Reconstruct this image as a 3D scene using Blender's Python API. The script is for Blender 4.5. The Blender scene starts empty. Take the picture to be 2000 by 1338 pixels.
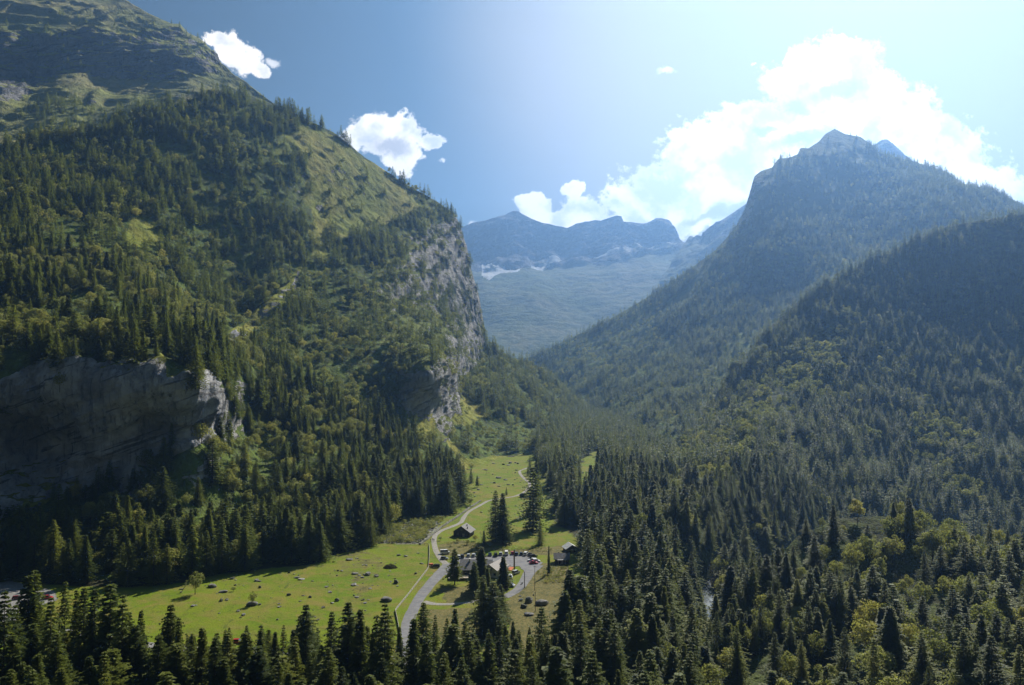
import bpy, bmesh, math, random
import numpy as np
from mathutils import Vector, Matrix, Euler

SC = bpy.context.scene
COL = SC.collection
R = math.radians

# ------------------------------------------------------------------ camera
F = 1555.56                      # focal length in photo pixels (2000 wide)
PITCH = R(1.88)
CAMZ = 96.0
cam_d = bpy.data.cameras.new('camera'); cam_d.lens = 28.0; cam_d.sensor_width = 36.0
cam_d.clip_start = 0.5; cam_d.clip_end = 60000
cam = bpy.data.objects.new('camera', cam_d); COL.objects.link(cam)
cam.location = (0, 0, CAMZ); cam.rotation_euler = (R(90) + PITCH, 0, 0)
SC.camera = cam

# ------------------------------------------------------------------ exposure
SC.view_settings.view_transform = 'Standard'; SC.view_settings.look = 'None'
SC.view_settings.gamma = 1; SC.view_settings.use_curve_mapping = False
SC.view_settings.exposure = 0.9
SC.cycles.volume_bounces = 1
SC.cycles.max_bounces = 6
SC.cycles.diffuse_bounces = 2
SC.cycles.transmission_bounces = 4
SC.cycles.transparent_max_bounces = 8
SC.cycles.use_denoising = True
SC.cycles.sample_clamp_indirect = 4

SUN_EL, SUN_AZ = R(38.5), R(26)      # azimuth measured from +Y (view direction) towards +X (right)

def P(px, py, D):
    """photo pixel + distance along +Y -> point in the valley (numpy friendly)"""
    a = (np.asarray(px, float) - 1000) / F; b = (669 - np.asarray(py, float)) / F
    cy = math.cos(PITCH) - b * math.sin(PITCH); cz = math.sin(PITCH) + b * math.cos(PITCH)
    D = np.asarray(D, float)
    return np.stack([a / cy * D, D + 0 * a, CAMZ + cz / cy * D], -1)
def floorD(py, z=0.0):
    b = (669 - np.asarray(py, float)) / F
    cy = math.cos(PITCH) - b * math.sin(PITCH); cz = math.sin(PITCH) + b * math.cos(PITCH)
    return (z - CAMZ) / (cz / cy)
def pix(x, y, z):
    """point -> photo pixel"""
    x = np.asarray(x, float); y = np.asarray(y, float); z = np.asarray(z, float) - CAMZ
    d = y * math.cos(PITCH) + z * math.sin(PITCH); u = -y * math.sin(PITCH) + z * math.cos(PITCH)
    return 1000 + F * x / d, 669 - F * u / d

# ------------------------------------------------------------------ node helper
class NT:
    def __init__(s, tree): s.t = tree; s.t.nodes.clear()
    def n(s, kind, **kw):
        nd = s.t.nodes.new(kind)
        for k, v in kw.items():
            if k.startswith('i_'):
                key = k[2:]; key = int(key) if key.isdigit() else key.replace('_', ' ')
                s.put(nd.inputs[key], v)
            else: setattr(nd, k, v)
        return nd
    def put(s, sock, v):
        if isinstance(v, bpy.types.NodeSocket): s.t.links.new(v, sock)
        elif isinstance(v, bpy.types.Node): s.t.links.new(v.outputs[0], sock)
        else:
            if isinstance(v, (tuple, list)) and sock.type == 'RGBA' and len(v) == 3: v = (*v, 1)
            sock.default_value = v
    def math(s, op, a, b=0.0, c=None, clamp=False):
        nd = s.t.nodes.new('ShaderNodeMath'); nd.operation = op; nd.use_clamp = clamp
        s.put(nd.inputs[0], a); s.put(nd.inputs[1], b)
        if c is not None: s.put(nd.inputs[2], c)
        return nd.outputs[0]
    def mix(s, fac, a, b, blend='MIX'):
        nd = s.t.nodes.new('ShaderNodeMix'); nd.data_type = 'RGBA'; nd.blend_type = blend
        s.put(nd.inputs[0], fac); s.put(nd.inputs[6], a); s.put(nd.inputs[7], b)
        return nd.outputs[2]
    def ramp(s, fac, lo, hi, a=0.0, b=1.0, smooth=True):
        nd = s.t.nodes.new('ShaderNodeMapRange'); nd.interpolation_type = 'SMOOTHSTEP' if smooth else 'LINEAR'
        s.put(nd.inputs[0], fac)
        for i, v in enumerate((lo, hi, a, b)): s.put(nd.inputs[i + 1], v)
        return nd.outputs[0]
    def noise(s, vec, scale, detail=4, rough=.55, dist=0.0, out=0):
        nd = s.t.nodes.new('ShaderNodeTexNoise'); s.put(nd.inputs['Vector'], vec)
        s.put(nd.inputs['Scale'], scale); nd.inputs['Detail'].default_value = detail
        nd.inputs['Roughness'].default_value = rough; nd.inputs['Distortion'].default_value = dist
        return nd.outputs[out]
    def vmul(s, vec, v):
        nd = s.t.nodes.new('ShaderNodeVectorMath'); nd.operation = 'MULTIPLY'; s.put(nd.inputs[0], vec); nd.inputs[1].default_value = v
        return nd.outputs[0]

# ------------------------------------------------------------------ world: sky with sunlit cumulus
W = bpy.data.worlds.new('World'); SC.world = W; W.use_nodes = True
w = NT(W.node_tree)
sky = w.n('ShaderNodeTexSky', sky_type='NISHITA', sun_disc=False, sun_elevation=SUN_EL, sun_rotation=SUN_AZ,
          altitude=1200, air_density=1.0, dust_density=.5, ozone_density=3.0)
SKY_S = 0.022
co = w.n('ShaderNodeTexCoord').outputs['Generated']
sep = w.n('ShaderNodeSeparateXYZ', i_0=co)
yy = w.math('MAXIMUM', sep.outputs[1], 0.02)
u = w.math('DIVIDE', sep.outputs[0], yy); v = w.math('DIVIDE', sep.outputs[2], yy)
uv = w.n('ShaderNodeCombineXYZ', i_0=u, i_1=v, i_2=0.0).outputs[0]
wn = w.n('ShaderNodeTexNoise'); w.put(wn.inputs['Vector'], uv); wn.inputs['Scale'].default_value = 9; wn.inputs['Detail'].default_value = 7; wn.inputs['Roughness'].default_value = .62
wofs = w.n('ShaderNodeVectorMath', operation='SUBTRACT', i_0=wn.outputs['Color'], i_1=(.5, .5, .5))
wsc = w.n('ShaderNodeVectorMath', operation='SCALE', i_0=wofs.outputs[0]); wsc.inputs['Scale'].default_value = 0.085
uvd = w.n('ShaderNodeVectorMath', operation='ADD', i_0=uv, i_1=wsc.outputs[0]).outputs[0]
def blob(px, py, rx, ry, rot=0.0, src=None):
    q = P(px, py, 1.0); cu, cv = float(q[0]), float(q[2]) - CAMZ
    m = w.n('ShaderNodeMapping', vector_type='TEXTURE'); w.put(m.inputs['Vector'], src or uvd)
    m.inputs['Location'].default_value = (cu, cv, 0); m.inputs['Rotation'].default_value = (0, 0, rot)
    m.inputs['Scale'].default_value = (rx / F, ry / F, 1)
    l = w.n('ShaderNodeVectorMath', operation='LENGTH', i_0=m.outputs[0]).outputs['Value']
    return w.math('SUBTRACT', 1.0, l)
def union(bl):
    a = bl[0]
    for b in bl[1:]: a = w.math('MAXIMUM', a, b)
    return a
CL = [(455, 105, 62, 34, -.7), (495, 138, 34, 18, -.5), (425, 78, 34, 24, -.5),
      (748, 245, 66, 38, 0), (745, 272, 74, 38, 0), (792, 292, 50, 36, 0), (800, 262, 42, 34, 0), (846, 268, 30, 18, 0), (792, 305, 34, 30, -.5), (706, 262, 44, 36, 0),
      (1650, 150, 100, 78, 0), (1570, 150, 90, 62, .2), (1610, 240, 190, 100, .1), (1470, 240, 130, 62, .35), (1420, 300, 150, 90, .2),
      (1330, 350, 150, 70, .3), (1230, 385, 90, 44, .25), (1290, 420, 150, 60, 0), (1130, 410, 60, 34, 0), (1042, 405, 34, 26, -.4), (1080, 430, 50, 22, 0),
      (1120, 370, 30, 20, .3), (1830, 290, 170, 78, -.45), (1930, 360, 170, 70, -.4), (1720, 230, 130, 90, -.3), (2150, 450, 240, 90, -.3), (1440, 380, 120, 90, 0)]
CLS = [(528, 124, 24, 12, -.2), (1305, 142, 26, 10, 0), (862, 316, 12, 9, 0), (918, 442, 20, 16, .5), (1806, 178, 12, 8, 0), (1470, 108, 12, 6, 0)]
d = union([blob(*c) for c in CL])
det = w.noise(uv, 30, 10, .66)
bil = w.n('ShaderNodeTexVoronoi', feature='SMOOTH_F1'); w.put(bil.inputs['Vector'], uvd); bil.inputs['Scale'].default_value = 34
d = w.math('ADD', d, w.math('MULTIPLY', w.math('SUBTRACT', det, .5), .95))
d = w.math('ADD', d, w.math('MULTIPLY', w.math('SUBTRACT', .42, bil.outputs['Distance']), .55))
d = w.math('ADD', d, w.math('MULTIPLY', w.math('SUBTRACT', w.noise(uv, 95, 6, .6), .5), .75))
mask = w.ramp(d, -0.04, .24)
ds = w.math('ADD', union([blob(*c) for c in CLS]), w.math('MULTIPLY', w.math('SUBTRACT', det, .5), 1.2))
mask = w.math('MAXIMUM', mask, w.ramp(ds, 0.15, .8, 0, .8))
# grey undersides / thick parts
GR = [(1650, 175, 55, 20, .3), (1555, 203, 42, 18, 0), (1575, 275, 90, 24, .2), (1390, 425, 80, 16, .15), (1440, 410, 60, 22, .4), (770, 282, 55, 24, .05), (1490, 260, 40, 14, .2)]
g = w.math('ADD', union([blob(*c) for c in GR]), w.math('MULTIPLY', w.math('SUBTRACT', det, .5), 1.6))
gm = w.math('MULTIPLY', w.ramp(g, -.1, .7), .9)
soft = w.noise(uv, 14, 6, .6)
cloud = w.mix(w.ramp(w.math('ADD', soft, w.math('MULTIPLY', w.math('SUBTRACT', .4, bil.outputs['Distance']), .5)), .36, .58), (.52, .52, .53), (.95, .88, .80))
cloud = w.mix(w.ramp(d, .1, .6, .35, 0), cloud, (1.0, .92, .82))
cloud = w.mix(gm, cloud, (.36, .335, .33))
skyc = w.n('ShaderNodeVectorMath', operation='SCALE', i_0=sky.outputs[0]); skyc.inputs['Scale'].default_value = SKY_S
skyb = w.mix(1.0, skyc.outputs[0], (.80, .78, .60), 'MULTIPLY')
# aureole: the air brightens and whitens towards the sun
gv = Vector((math.sin(R(23)) * math.cos(R(22)), math.cos(R(23)) * math.cos(R(22)), math.sin(R(22))))
dt = w.n('ShaderNodeVectorMath', operation='DOT_PRODUCT', i_0=co, i_1=tuple(gv)).outputs['Value']
au = w.ramp(w.math('ADD', dt, w.math('MULTIPLY', w.math('SUBTRACT', w.noise(uv, 2.2, 2, .5), .5), .06)), .865, .985, 0, .92)
skyb = w.mix(au, skyb, (.355, .295, .20))
fin = w.mix(mask, skyb, cloud)
bg = w.n('ShaderNodeBackground', i_Color=fin); bg.inputs['Strength'].default_value = 1.0
w.n('ShaderNodeOutputWorld', i_0=bg.outputs[0])

# ------------------------------------------------------------------ sun
sd = bpy.data.lights.new('sun', 'SUN'); sd.energy = 5.0; sd.angle = R(0.53); sd.color = (1.0, .95, .86)
sun = bpy.data.objects.new('sun', sd); COL.objects.link(sun)
sdir = Vector((math.sin(SUN_AZ) * math.cos(SUN_EL), math.cos(SUN_AZ) * math.cos(SUN_EL), math.sin(SUN_EL)))
sun.rotation_euler = sdir.to_track_quat('Z', 'Y').to_euler(); sun.location = (300, 300, 400)

# ------------------------------------------------------------------ tagging / mesh helpers
def tag(o, label=None, cat=None, group=None, kind=None):
    if label: o['label'] = label
    if cat: o['category'] = cat
    if group: o['group'] = group
    if kind: o['kind'] = kind
    return o
def np_mesh(name, verts, faces, attrs=None, smooth=True):
    """faces: (n,4) or (n,3) int array"""
    me = bpy.data.meshes.new(name)
    verts = np.asarray(verts, np.float32); faces = np.asarray(faces, np.int32); k = faces.shape[1]
    me.vertices.add(len(verts)); me.vertices.foreach_set('co', verts.ravel())
    me.loops.add(faces.size); me.loops.foreach_set('vertex_index', faces.ravel())
    me.polygons.add(len(faces)); me.polygons.foreach_set('loop_start', np.arange(0, faces.size, k, dtype=np.int32))
    me.polygons.foreach_set('loop_total', np.full(len(faces), k, np.int32))
    me.polygons.foreach_set('use_smooth', np.full(len(faces), smooth, bool))
    me.update(calc_edges=True)
    for an, av in (attrs or {}).items():
        at = me.attributes.new(an, 'FLOAT', 'POINT'); at.data.foreach_set('value', np.asarray(av, np.float32).ravel())
    return me
def link(name, me, mat=None, parent=None):
    o = bpy.data.objects.new(name, me); COL.objects.link(o)
    if mat is not None and me is not None and not me.materials: me.materials.append(mat)
    if parent: o.parent = parent
    return o

# ------------------------------------------------------------------ numpy noise
def _h(i, j, k, s):
    n = (i.astype(np.int64) * 73856093) ^ (j.astype(np.int64) * 19349663) ^ (k.astype(np.int64) * 83492791) ^ (s * 2654435761)
    n = (n ^ (n >> 13)) * 1274126177; n = n ^ (n >> 16)
    return (n & 0xffff) / 65535.0 * 2 - 1
def vnoise(p, s=0):
    f = np.floor(p); t = p - f; f = f.astype(np.int64); t = t * t * (3 - 2 * t)
    i, j, k = f[..., 0], f[..., 1], f[..., 2]; a, b, c = t[..., 0], t[..., 1], t[..., 2]
    r = 0
    for di in (0, 1):
        for dj in (0, 1):
            for dk in (0, 1):
                r = r + _h(i + di, j + dj, k + dk, s) * (a if di else 1 - a) * (b if dj else 1 - b) * (c if dk else 1 - c)
    return r
def fbm(p, sc, oct=4, s=0, ridged=False, gain=.5):
    p = np.asarray(p, float) / sc; r = 0; a = 1.0; tot = 0
    for o in range(oct):
        n = vnoise(p * (2.03 ** o) + 17.3 * o, s + o)
        if ridged: n = 1 - 2 * np.abs(n)
        r = r + a * n; tot += a; a *= gain
    return r / tot
def sstep(x, a, b):
    t = np.clip((np.asarray(x, float) - a) / (b - a), 0, 1); return t * t * (3 - 2 * t)
def inpoly(px, py, poly):
    px = np.asarray(px, float); py = np.asarray(py, float); r = np.zeros(px.shape, bool); n = len(poly)
    for i in range(n):
        x1, y1 = poly[i]; x2, y2 = poly[(i + 1) % n]
        if y1 == y2: continue
        c = ((y1 > py) != (y2 > py)) & (px < (x2 - x1) * (py - y1) / (y2 - y1) + x1)
        r ^= c
    return r
def rbf(ctrl):
    c = np.array(ctrl, float); X = c[:, :2] / 200.; yv = np.log(c[:, 2]); n = len(c)
    def K(r2): return np.where(r2 > 1e-12, .5 * r2 * np.log(r2 + 1e-12), 0)
    A = np.zeros((n + 3, n + 3)); A[:n, :n] = K(((X[:, None] - X[None]) ** 2).sum(-1)) + np.eye(n) * 2e-3
    A[:n, n] = 1; A[:n, n + 1:] = X; A[n, :n] = 1; A[n + 1:, :n] = X.T
    sol = np.linalg.solve(A, np.r_[yv, 0, 0, 0])
    def f(px, py):
        q = np.stack([px, py], -1).reshape(-1, 2) / 200.; out = np.empty(len(q))
        for i in range(0, len(q), 20000):
            qq = q[i:i + 20000]; k = K(((qq[:, None] - X[None]) ** 2).sum(-1))
            out[i:i + 20000] = k @ sol[:n] + sol[n] + qq @ sol[n + 1:]
        return np.exp(out).reshape(np.shape(px))
    return f

# ------------------------------------------------------------------ materials
def mat_new(name):
    m = bpy.data.materials.new(name); m.use_nodes = True; return m, NT(m.node_tree)
def finish(t, color, rough=.9, bump=None, bstr=.5, bdist=1.0, spec=.2, metal=0.0):
    b = t.n('ShaderNodeBsdfPrincipled'); t.put(b.inputs['Base Color'], color); t.put(b.inputs['Roughness'], rough)
    b.inputs['Specular IOR Level'].default_value = spec; t.put(b.inputs['Metallic'], metal)
    if bump is not None:
        bp = t.n('ShaderNodeBump'); t.put(bp.inputs['Height'], bump); bp.inputs['Strength'].default_value = bstr
        bp.inputs['Distance'].default_value = bdist; t.put(b.inputs['Normal'], bp.outputs[0])
    t.n('ShaderNodeOutputMaterial', i_0=b.outputs[0]); return b
def attr(t, name): return t.n('ShaderNodeAttribute', attribute_name=name).outputs['Fac']

def terrain_mat(name, grass=(.19, .22, .022), grass2=(.27, .245, .045), soil=(.06, .075, .022), rock=(.20, .20, .205), rock2=(.50, .48, .44), s=1.0, shrubs=.5, RKN=1.5, snow=False):
    m, t = mat_new(name)
    pos = t.n('ShaderNodeTexCoord').outputs['Object']
    # grass
    n1 = t.noise(pos, .012 / s, 6, .6); n2 = t.noise(pos, .09 / s, 5, .65); n3 = t.noise(pos, .5 / s, 4, .6)
    g = t.mix(t.ramp(n1, .35, .65), grass, grass2)
    g = t.mix(t.ramp(n2, .42, .62, 0, shrubs), g, (grass[0] * .42, grass[1] * .5, grass[2] * .7))
    g = t.mix(t.ramp(n3, .55, .75, 0, .5), g, grass2)
    # rock: beds and streaks
    bed = t.n('ShaderNodeVectorMath', operation='DOT_PRODUCT', i_0=pos, i_1=(-.33, -.05, .95)).outputs['Value']
    sp = t.n('ShaderNodeSeparateXYZ', i_0=pos)
    bv = t.n('ShaderNodeCombineXYZ', i_0=t.math('MULTIPLY', sp.outputs[0], .045 / s), i_1=t.math('MULTIPLY', sp.outputs[1], .045 / s), i_2=t.math('MULTIPLY', bed, .55 / s)).outputs[0]
    st = t.noise(bv, .45, 6, .62, .3)
    vs = t.noise(t.vmul(pos, (.75 / s, .75 / s, .05 / s)), .45, 6, .66)
    nn = t.noise(pos, .045 / s, 6, .6, .5)
    r = t.mix(t.ramp(nn, .3, .7), rock, rock2)
    r = t.mix(t.ramp(vs, .50, .68, 0, .75), r, (.06, .062, .07))
    r = t.mix(t.ramp(t.noise(t.vmul(pos, (.25 / s, .25 / s, .03 / s)), .5, 5, .65), .52, .7, 0, .7), r, (.30, .275, .24))
    r = t.mix(t.ramp(st, .565, .62, 0, .8), r, (.07, .066, .062))
    r = t.mix(t.ramp(n2, .6, .7, 0, .5), r, (.32, .27, .2))
    ck = t.n('ShaderNodeTexVoronoi', feature='DISTANCE_TO_EDGE'); t.put(ck.inputs['Vector'], t.n('ShaderNodeVectorMath', operation='ADD', i_0=t.vmul(pos, (.11 / s, .11 / s, .05 / s)), i_1=t.n('ShaderNodeVectorMath', operation='SCALE', i_0=t.noise(pos, .12 / s, 6, .7, out=1), i_Scale=2.2).outputs[0]).outputs[0]); ck.inputs['Scale'].default_value = 1.0
    crk = t.ramp(ck.outputs[0], 0, .05, 1, 0)
    r = t.mix(t.ramp(attr(t, 'rock'), .6, .95), r, t.mix(1.0, r, (1.15, 1.18, 1.24), 'MULTIPLY'))
    r = t.mix(t.math('MULTIPLY', crk, .22), r, (.05, .05, .052))
    # masks
    rk = attr(t, 'rock'); fl = attr(t, 'forest')
    nz = t.n('ShaderNodeSeparateXYZ', i_0=t.n('ShaderNodeNewGeometry').outputs['Normal']).outputs[2]
    e = t.math('ADD', t.math('MULTIPLY', t.math('SUBTRACT', n2, .5), 1.1), t.math('MULTIPLY', t.math('SUBTRACT', .55, nz), RKN))
    rm = t.ramp(t.math('ADD', rk, e), .46, .56)
    base = t.mix(fl, g, t.mix(t.ramp(n2, .4, .6), soil, (soil[0] * 1.7, soil[1] * 1.9, soil[2])))
    colr = t.mix(rm, base, r)
    h = t.math('ADD', t.math('MULTIPLY', st, t.math('MULTIPLY', rm, 2.5)), t.math('ADD', n3, t.math('MULTIPLY', n2, 3.0)))
    h = t.math('ADD', h, t.math('MULTIPLY', vs, t.math('MULTIPLY', rm, 1.5)))
    h = t.math('SUBTRACT', h, t.math('MULTIPLY', t.math('MULTIPLY', crk, .5), rm))
    if snow: colr = t.mix(t.ramp(t.math('ADD', attr(t, 'snow'), t.math('MULTIPLY', t.math('SUBTRACT', n2, .5), .8)), .4, .6), colr, (.50, .52, .55))
    finish(t, colr, .95, h, .8, 2.2 * s, .1)
    return m
M_SLOPE = terrain_mat('slope_ground')
M_PEAK = terrain_mat('high_mountain_ground', grass=(.22, .24, .06), grass2=(.31, .28, .12), rock=(.15, .15, .155), rock2=(.32, .305, .28), RKN=.9, s=2.2)
M_MID = terrain_mat('mid_mountain_ground', grass=(.075, .11, .03), grass2=(.12, .14, .05), s=2.5)
M_FAR = terrain_mat('far_mountain_ground', grass=(.10, .13, .05), grass2=(.15, .15, .08), rock=(.07, .07, .075), rock2=(.15, .145, .14), s=6, shrubs=.7, snow=True, RKN=.4)
M_DARK = terrain_mat('shade_tinted_slope_ground', soil=(.04, .045, .02), grass=(.05, .065, .02), grass2=(.08, .08, .035))  # darker copy of slope_ground: shade of the right slopes put into the colours

# ------------------------------------------------------------------ landforms
CELLS = []          # forest sampling: (centre xyz, area, pixel x, pixel y, landform)
def landform(name, keys, ctrl, mat, nx, ny, rock=(), forest=None, amp=5.0, nscale=60., ramp_=10., back=((60, 12), (220, 120), (600, 400)), strata=0.0, foot=12, dens=None, ridge_amp=.35, tag_label=None, snow=()):
    k = np.array(keys, float)
    arc = np.r_[0, np.cumsum(np.hypot(np.diff(k[:, 0]), np.diff(k[:, 1])))]
    s = np.linspace(0, arc[-1], nx)
    tx, ty, bx, by = [np.interp(s, arc, k[:, i]) for i in range(4)]
    v = np.linspace(0, 1, ny)
    PX = bx[:, None] + (tx - bx)[:, None] * v; PY = by[:, None] + (ty - by)[:, None] * v
    D = rbf(ctrl)(PX, PY)
    G = P(PX, PY, D)
    du = np.gradient(G, axis=0); dv = np.gradient(G, axis=1)
    N = np.cross(du, dv); N /= np.linalg.norm(N, axis=-1, keepdims=True) + 1e-9
    if (N[..., 1].mean() > 0): N = -N
    # smooth normals a little so noise does not fold
    for _ in range(6):
        N[1:-1] = (N[:-2] + N[1:-1] * 2 + N[2:]) / 4; N[:, 1:-1] = (N[:, :-2] + N[:, 1:-1] * 2 + N[:, 2:]) / 4
    jx = PX + 22 * fbm(G, nscale * .8, 3, 5); jy = PY + 16 * fbm(G, nscale * .8, 3, 9)
    RK = np.zeros(PX.shape)
    for poly, val in rock: RK = np.where(inpoly(jx, jy, poly), val, RK)
    RKs = RK.copy()
    for _ in range(3):
        RKs[1:-1] = (RKs[:-2] + RKs[1:-1] * 2 + RKs[2:]) / 4; RKs[:, 1:-1] = (RKs[:, :-2] + RKs[:, 1:-1] * 2 + RKs[:, 2:]) / 4
    SN = np.zeros(PX.shape)
    for poly, val in snow: SN = np.where(inpoly(PX + 3 * fbm(G, nscale * .3, 3, 5), PY + 2 * fbm(G, nscale * .3, 3, 9), poly), val, SN)
    edge = np.ones(ny); edge = edge * (ridge_amp + (1 - ridge_amp) * sstep(1 - v, 0, .06))
    edge = edge * sstep(v, 0, .04)
    disp = amp * fbm(G, nscale, 5, 1) + amp * .5 * fbm(G, nscale * .35, 4, 21, ridged=True)
    Gs = G * np.array([1, 1, 3.5]) if strata else G
    tilt = G @ np.array([-.33, -.05, .95]) if strata else 0
    rdisp = ramp_ * fbm(G * np.array([1, 1, .28]), nscale * .35, 5, 33, ridged=True)
    if strata: rdisp = rdisp + strata * fbm(np.stack([G[..., 0] * .12, G[..., 1] * .12, tilt], -1), 16., 4, 44, gain=.6)
    disp = disp * (1 - .5 * RKs) + rdisp * RKs
    G = G + N * (disp * edge)[..., None]
    fo = forest(jx, jy) if forest is not None else np.zeros(PX.shape)
    # cells for planting
    c = (G[:-1, :-1] + G[1:, 1:]) / 2
    a = np.cross(G[1:, :-1] - G[:-1, :-1], G[:-1, 1:] - G[:-1, :-1])
    A = np.abs(a[..., 2]) * 1.0 + .25 * np.linalg.norm(a, axis=-1)
    CELLS.append((name, G, A, (jx[:-1, :-1] + jx[1:, 1:]) / 2, (jy[:-1, :-1] + jy[1:, 1:]) / 2, RKs[:-1, :-1]))
    # front foot rows and back rows
    rows = []
    if foot: 
        f = G[:, :1].copy(); f[..., 2] -= foot * 3; f[..., 1] -= foot; rows.append(f)
        rows.append(G)
    else: rows.append(G)
    lastD = G[:, -1:]
    for dy, dz in back:
        b = lastD.copy(); b[..., 1] += dy; b[..., 0] *= (lastD[..., 1] + dy) / lastD[..., 1]; b[..., 2] -= dz
        b = b + (fbm(b, nscale, 4, 3) * amp)[..., None] * np.array([0, 0, 1.]); rows.append(b)
    GG = np.concatenate(rows, 1); extra0 = 1 if foot else 0; nb = len(back)
    def padded(a): return np.concatenate([a[:, :1]] * extra0 + [a] + [a[:, -1:]] * nb, 1)
    n1, n2 = GG.shape[:2]
    idx = np.arange(n1 * n2).reshape(n1, n2)
    fc = np.stack([idx[:-1, :-1], idx[1:, :-1], idx[1:, 1:], idx[:-1, 1:]], -1).reshape(-1, 4)
    me = np_mesh(name, GG.reshape(-1, 3), fc, {'rock': padded(RKs), 'forest': padded(fo), 'snow': padded(SN)})
    o = link(name, me, mat); tag(o, kind='structure')
    if tag_label: o['label'] = tag_label
    return o

def base_ctrl(keys, dz=0.0):
    return [(k[2], k[3], float(floorD(k[3], dz))) for k in keys]

# ---- left wooded mountain with the rock prow
LK = [(-700, 420, -700, 1165), (-300, 330, -300, 1158), (0, 285, 0, 1150), (100, 262, 100, 1150), (200, 246, 200, 1145), (300, 216, 300, 1138), (380, 192, 370, 1128),
      (440, 182, 420, 1120), (490, 188, 450, 1116), (560, 214, 520, 1108), (600, 234, 560, 1102), (650, 258, 600, 1097), (700, 298, 640, 1090), (760, 340, 690, 1074), (800, 365, 725, 1050),
      (850, 392, 775, 1020), (885, 415, 825, 1006), (900, 445, 850, 998), (915, 500, 865, 985), (932, 570, 880, 962), (944, 630, 892, 945), (953, 680, 905, 925),
      (1020, 705, 960, 905), (1080, 740, 1040, 895), (1130, 782, 1120, 882), (1200, 818, 1200, 862), (1260, 842, 1260, 856)]
LC = base_ctrl(LK, -1) + [
    (-300, 1000, 400), (-300, 740, 430), (-300, 600, 540), (-300, 450, 700), (-300, 330, 950), (-700, 420, 850),
    (0, 1000, 430), (110, 985, 440), (200, 968, 445), (300, 920, 455), (400, 880, 468),
    (0, 850, 462), (80, 850, 476), (200, 850, 452), (320, 820, 464), (400, 800, 474),
    (0, 735, 450), (120, 700, 462), (220, 700, 468), (300, 690, 476), (400, 720, 486), (425, 770, 496), (440, 810, 530), (432, 850, 522),
    (470, 760, 600), (470, 860, 570), (500, 700, 700), (530, 850, 610), (520, 950, 520), (600, 900, 580), (600, 1010, 465), (700, 980, 520), (750, 950, 560), (850, 930, 640),
    (600, 750, 720), (700, 820, 720), (800, 860, 740), (850, 870, 770), (830, 780, 800), (870, 730, 850), (760, 740, 790), (720, 650, 880),
    (300, 620, 610), (400, 640, 700), (100, 620, 560), (0, 620, 545), (450, 640, 790), (540, 600, 860), (620, 600, 920),
    (0, 450, 730), (150, 450, 770), (300, 450, 850), (450, 450, 960), (550, 450, 1020), (650, 450, 1120), (750, 440, 1240), (830, 420, 1380),
    (0, 252, 1000), (100, 228, 1040), (200, 218, 1080), (300, 300, 980), (380, 176, 1160), (490, 182, 1220), (600, 228, 1260), (600, 330, 1150), (700, 298, 1310), (800, 365, 1400), (885, 415, 1500),
    (900, 445, 1500), (915, 500, 1480), (932, 570, 1460), (953, 680, 1420),
    (780, 520, 1150), (850, 520, 1300), (780, 620, 1010), (850, 620, 1160), (910, 620, 1360), (920, 700, 1280), (890, 740, 1080), (880, 820, 900),
    (960, 760, 1130), (960, 850, 960), (1020, 705, 1540), (1030, 800, 1180), (1080, 740, 1640), (1100, 830, 1220), (1130, 782, 1720), (1200, 818, 1700)]
L_ROCK = [([(-700, 770), (0, 752), (60, 722), (120, 712), (200, 722), (300, 704), (330, 740), (400, 730), (428, 775), (418, 810), (420, 850), (385, 870), (330, 885), (270, 915), (230, 935), (180, 978), (100, 985), (60, 1020), (0, 1035), (-700, 1060)], 1.0),
          ([(790, 450), (850, 430), (885, 425), (905, 430), (960, 660), (950, 700), (895, 740), (880, 860), (845, 880), (852, 780), (790, 730), (740, 690), (700, 650), (700, 600), (730, 560), (760, 500)], .56),
          ([(590, 505), (570, 560), (520, 640), (445, 690), (425, 670), (500, 615), (550, 560)], .85),
          ([(630, 480), (720, 520), (760, 640), (745, 690), (690, 640), (650, 540)], .45),
          ([(220, 940), (260, 900), (300, 920), (290, 1000), (240, 990)], .8)]
MEADOWS = [[(585, 250), (640, 262), (700, 305), (770, 352), (838, 400), (800, 425), (740, 440), (700, 470), (660, 470), (612, 430), (598, 350), (575, 300)],
           [(610, 430), (640, 440), (640, 520), (605, 500)], [(255, 415), (320, 440), (310, 480), (255, 480)],
           [(800, 755), (850, 780), (868, 850), (820, 870), (800, 800)], [(880, 770), (930, 790), (1000, 850), (1046, 900), (905, 925), (868, 880)],
           [(0, 150), (140, 232), (200, 228), (180, 250), (100, 260), (0, 270)], [(540, 265), (600, 265), (600, 300), (530, 300)], [(430, 770), (445, 790), (470, 860), (455, 880), (430, 810)]]
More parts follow.
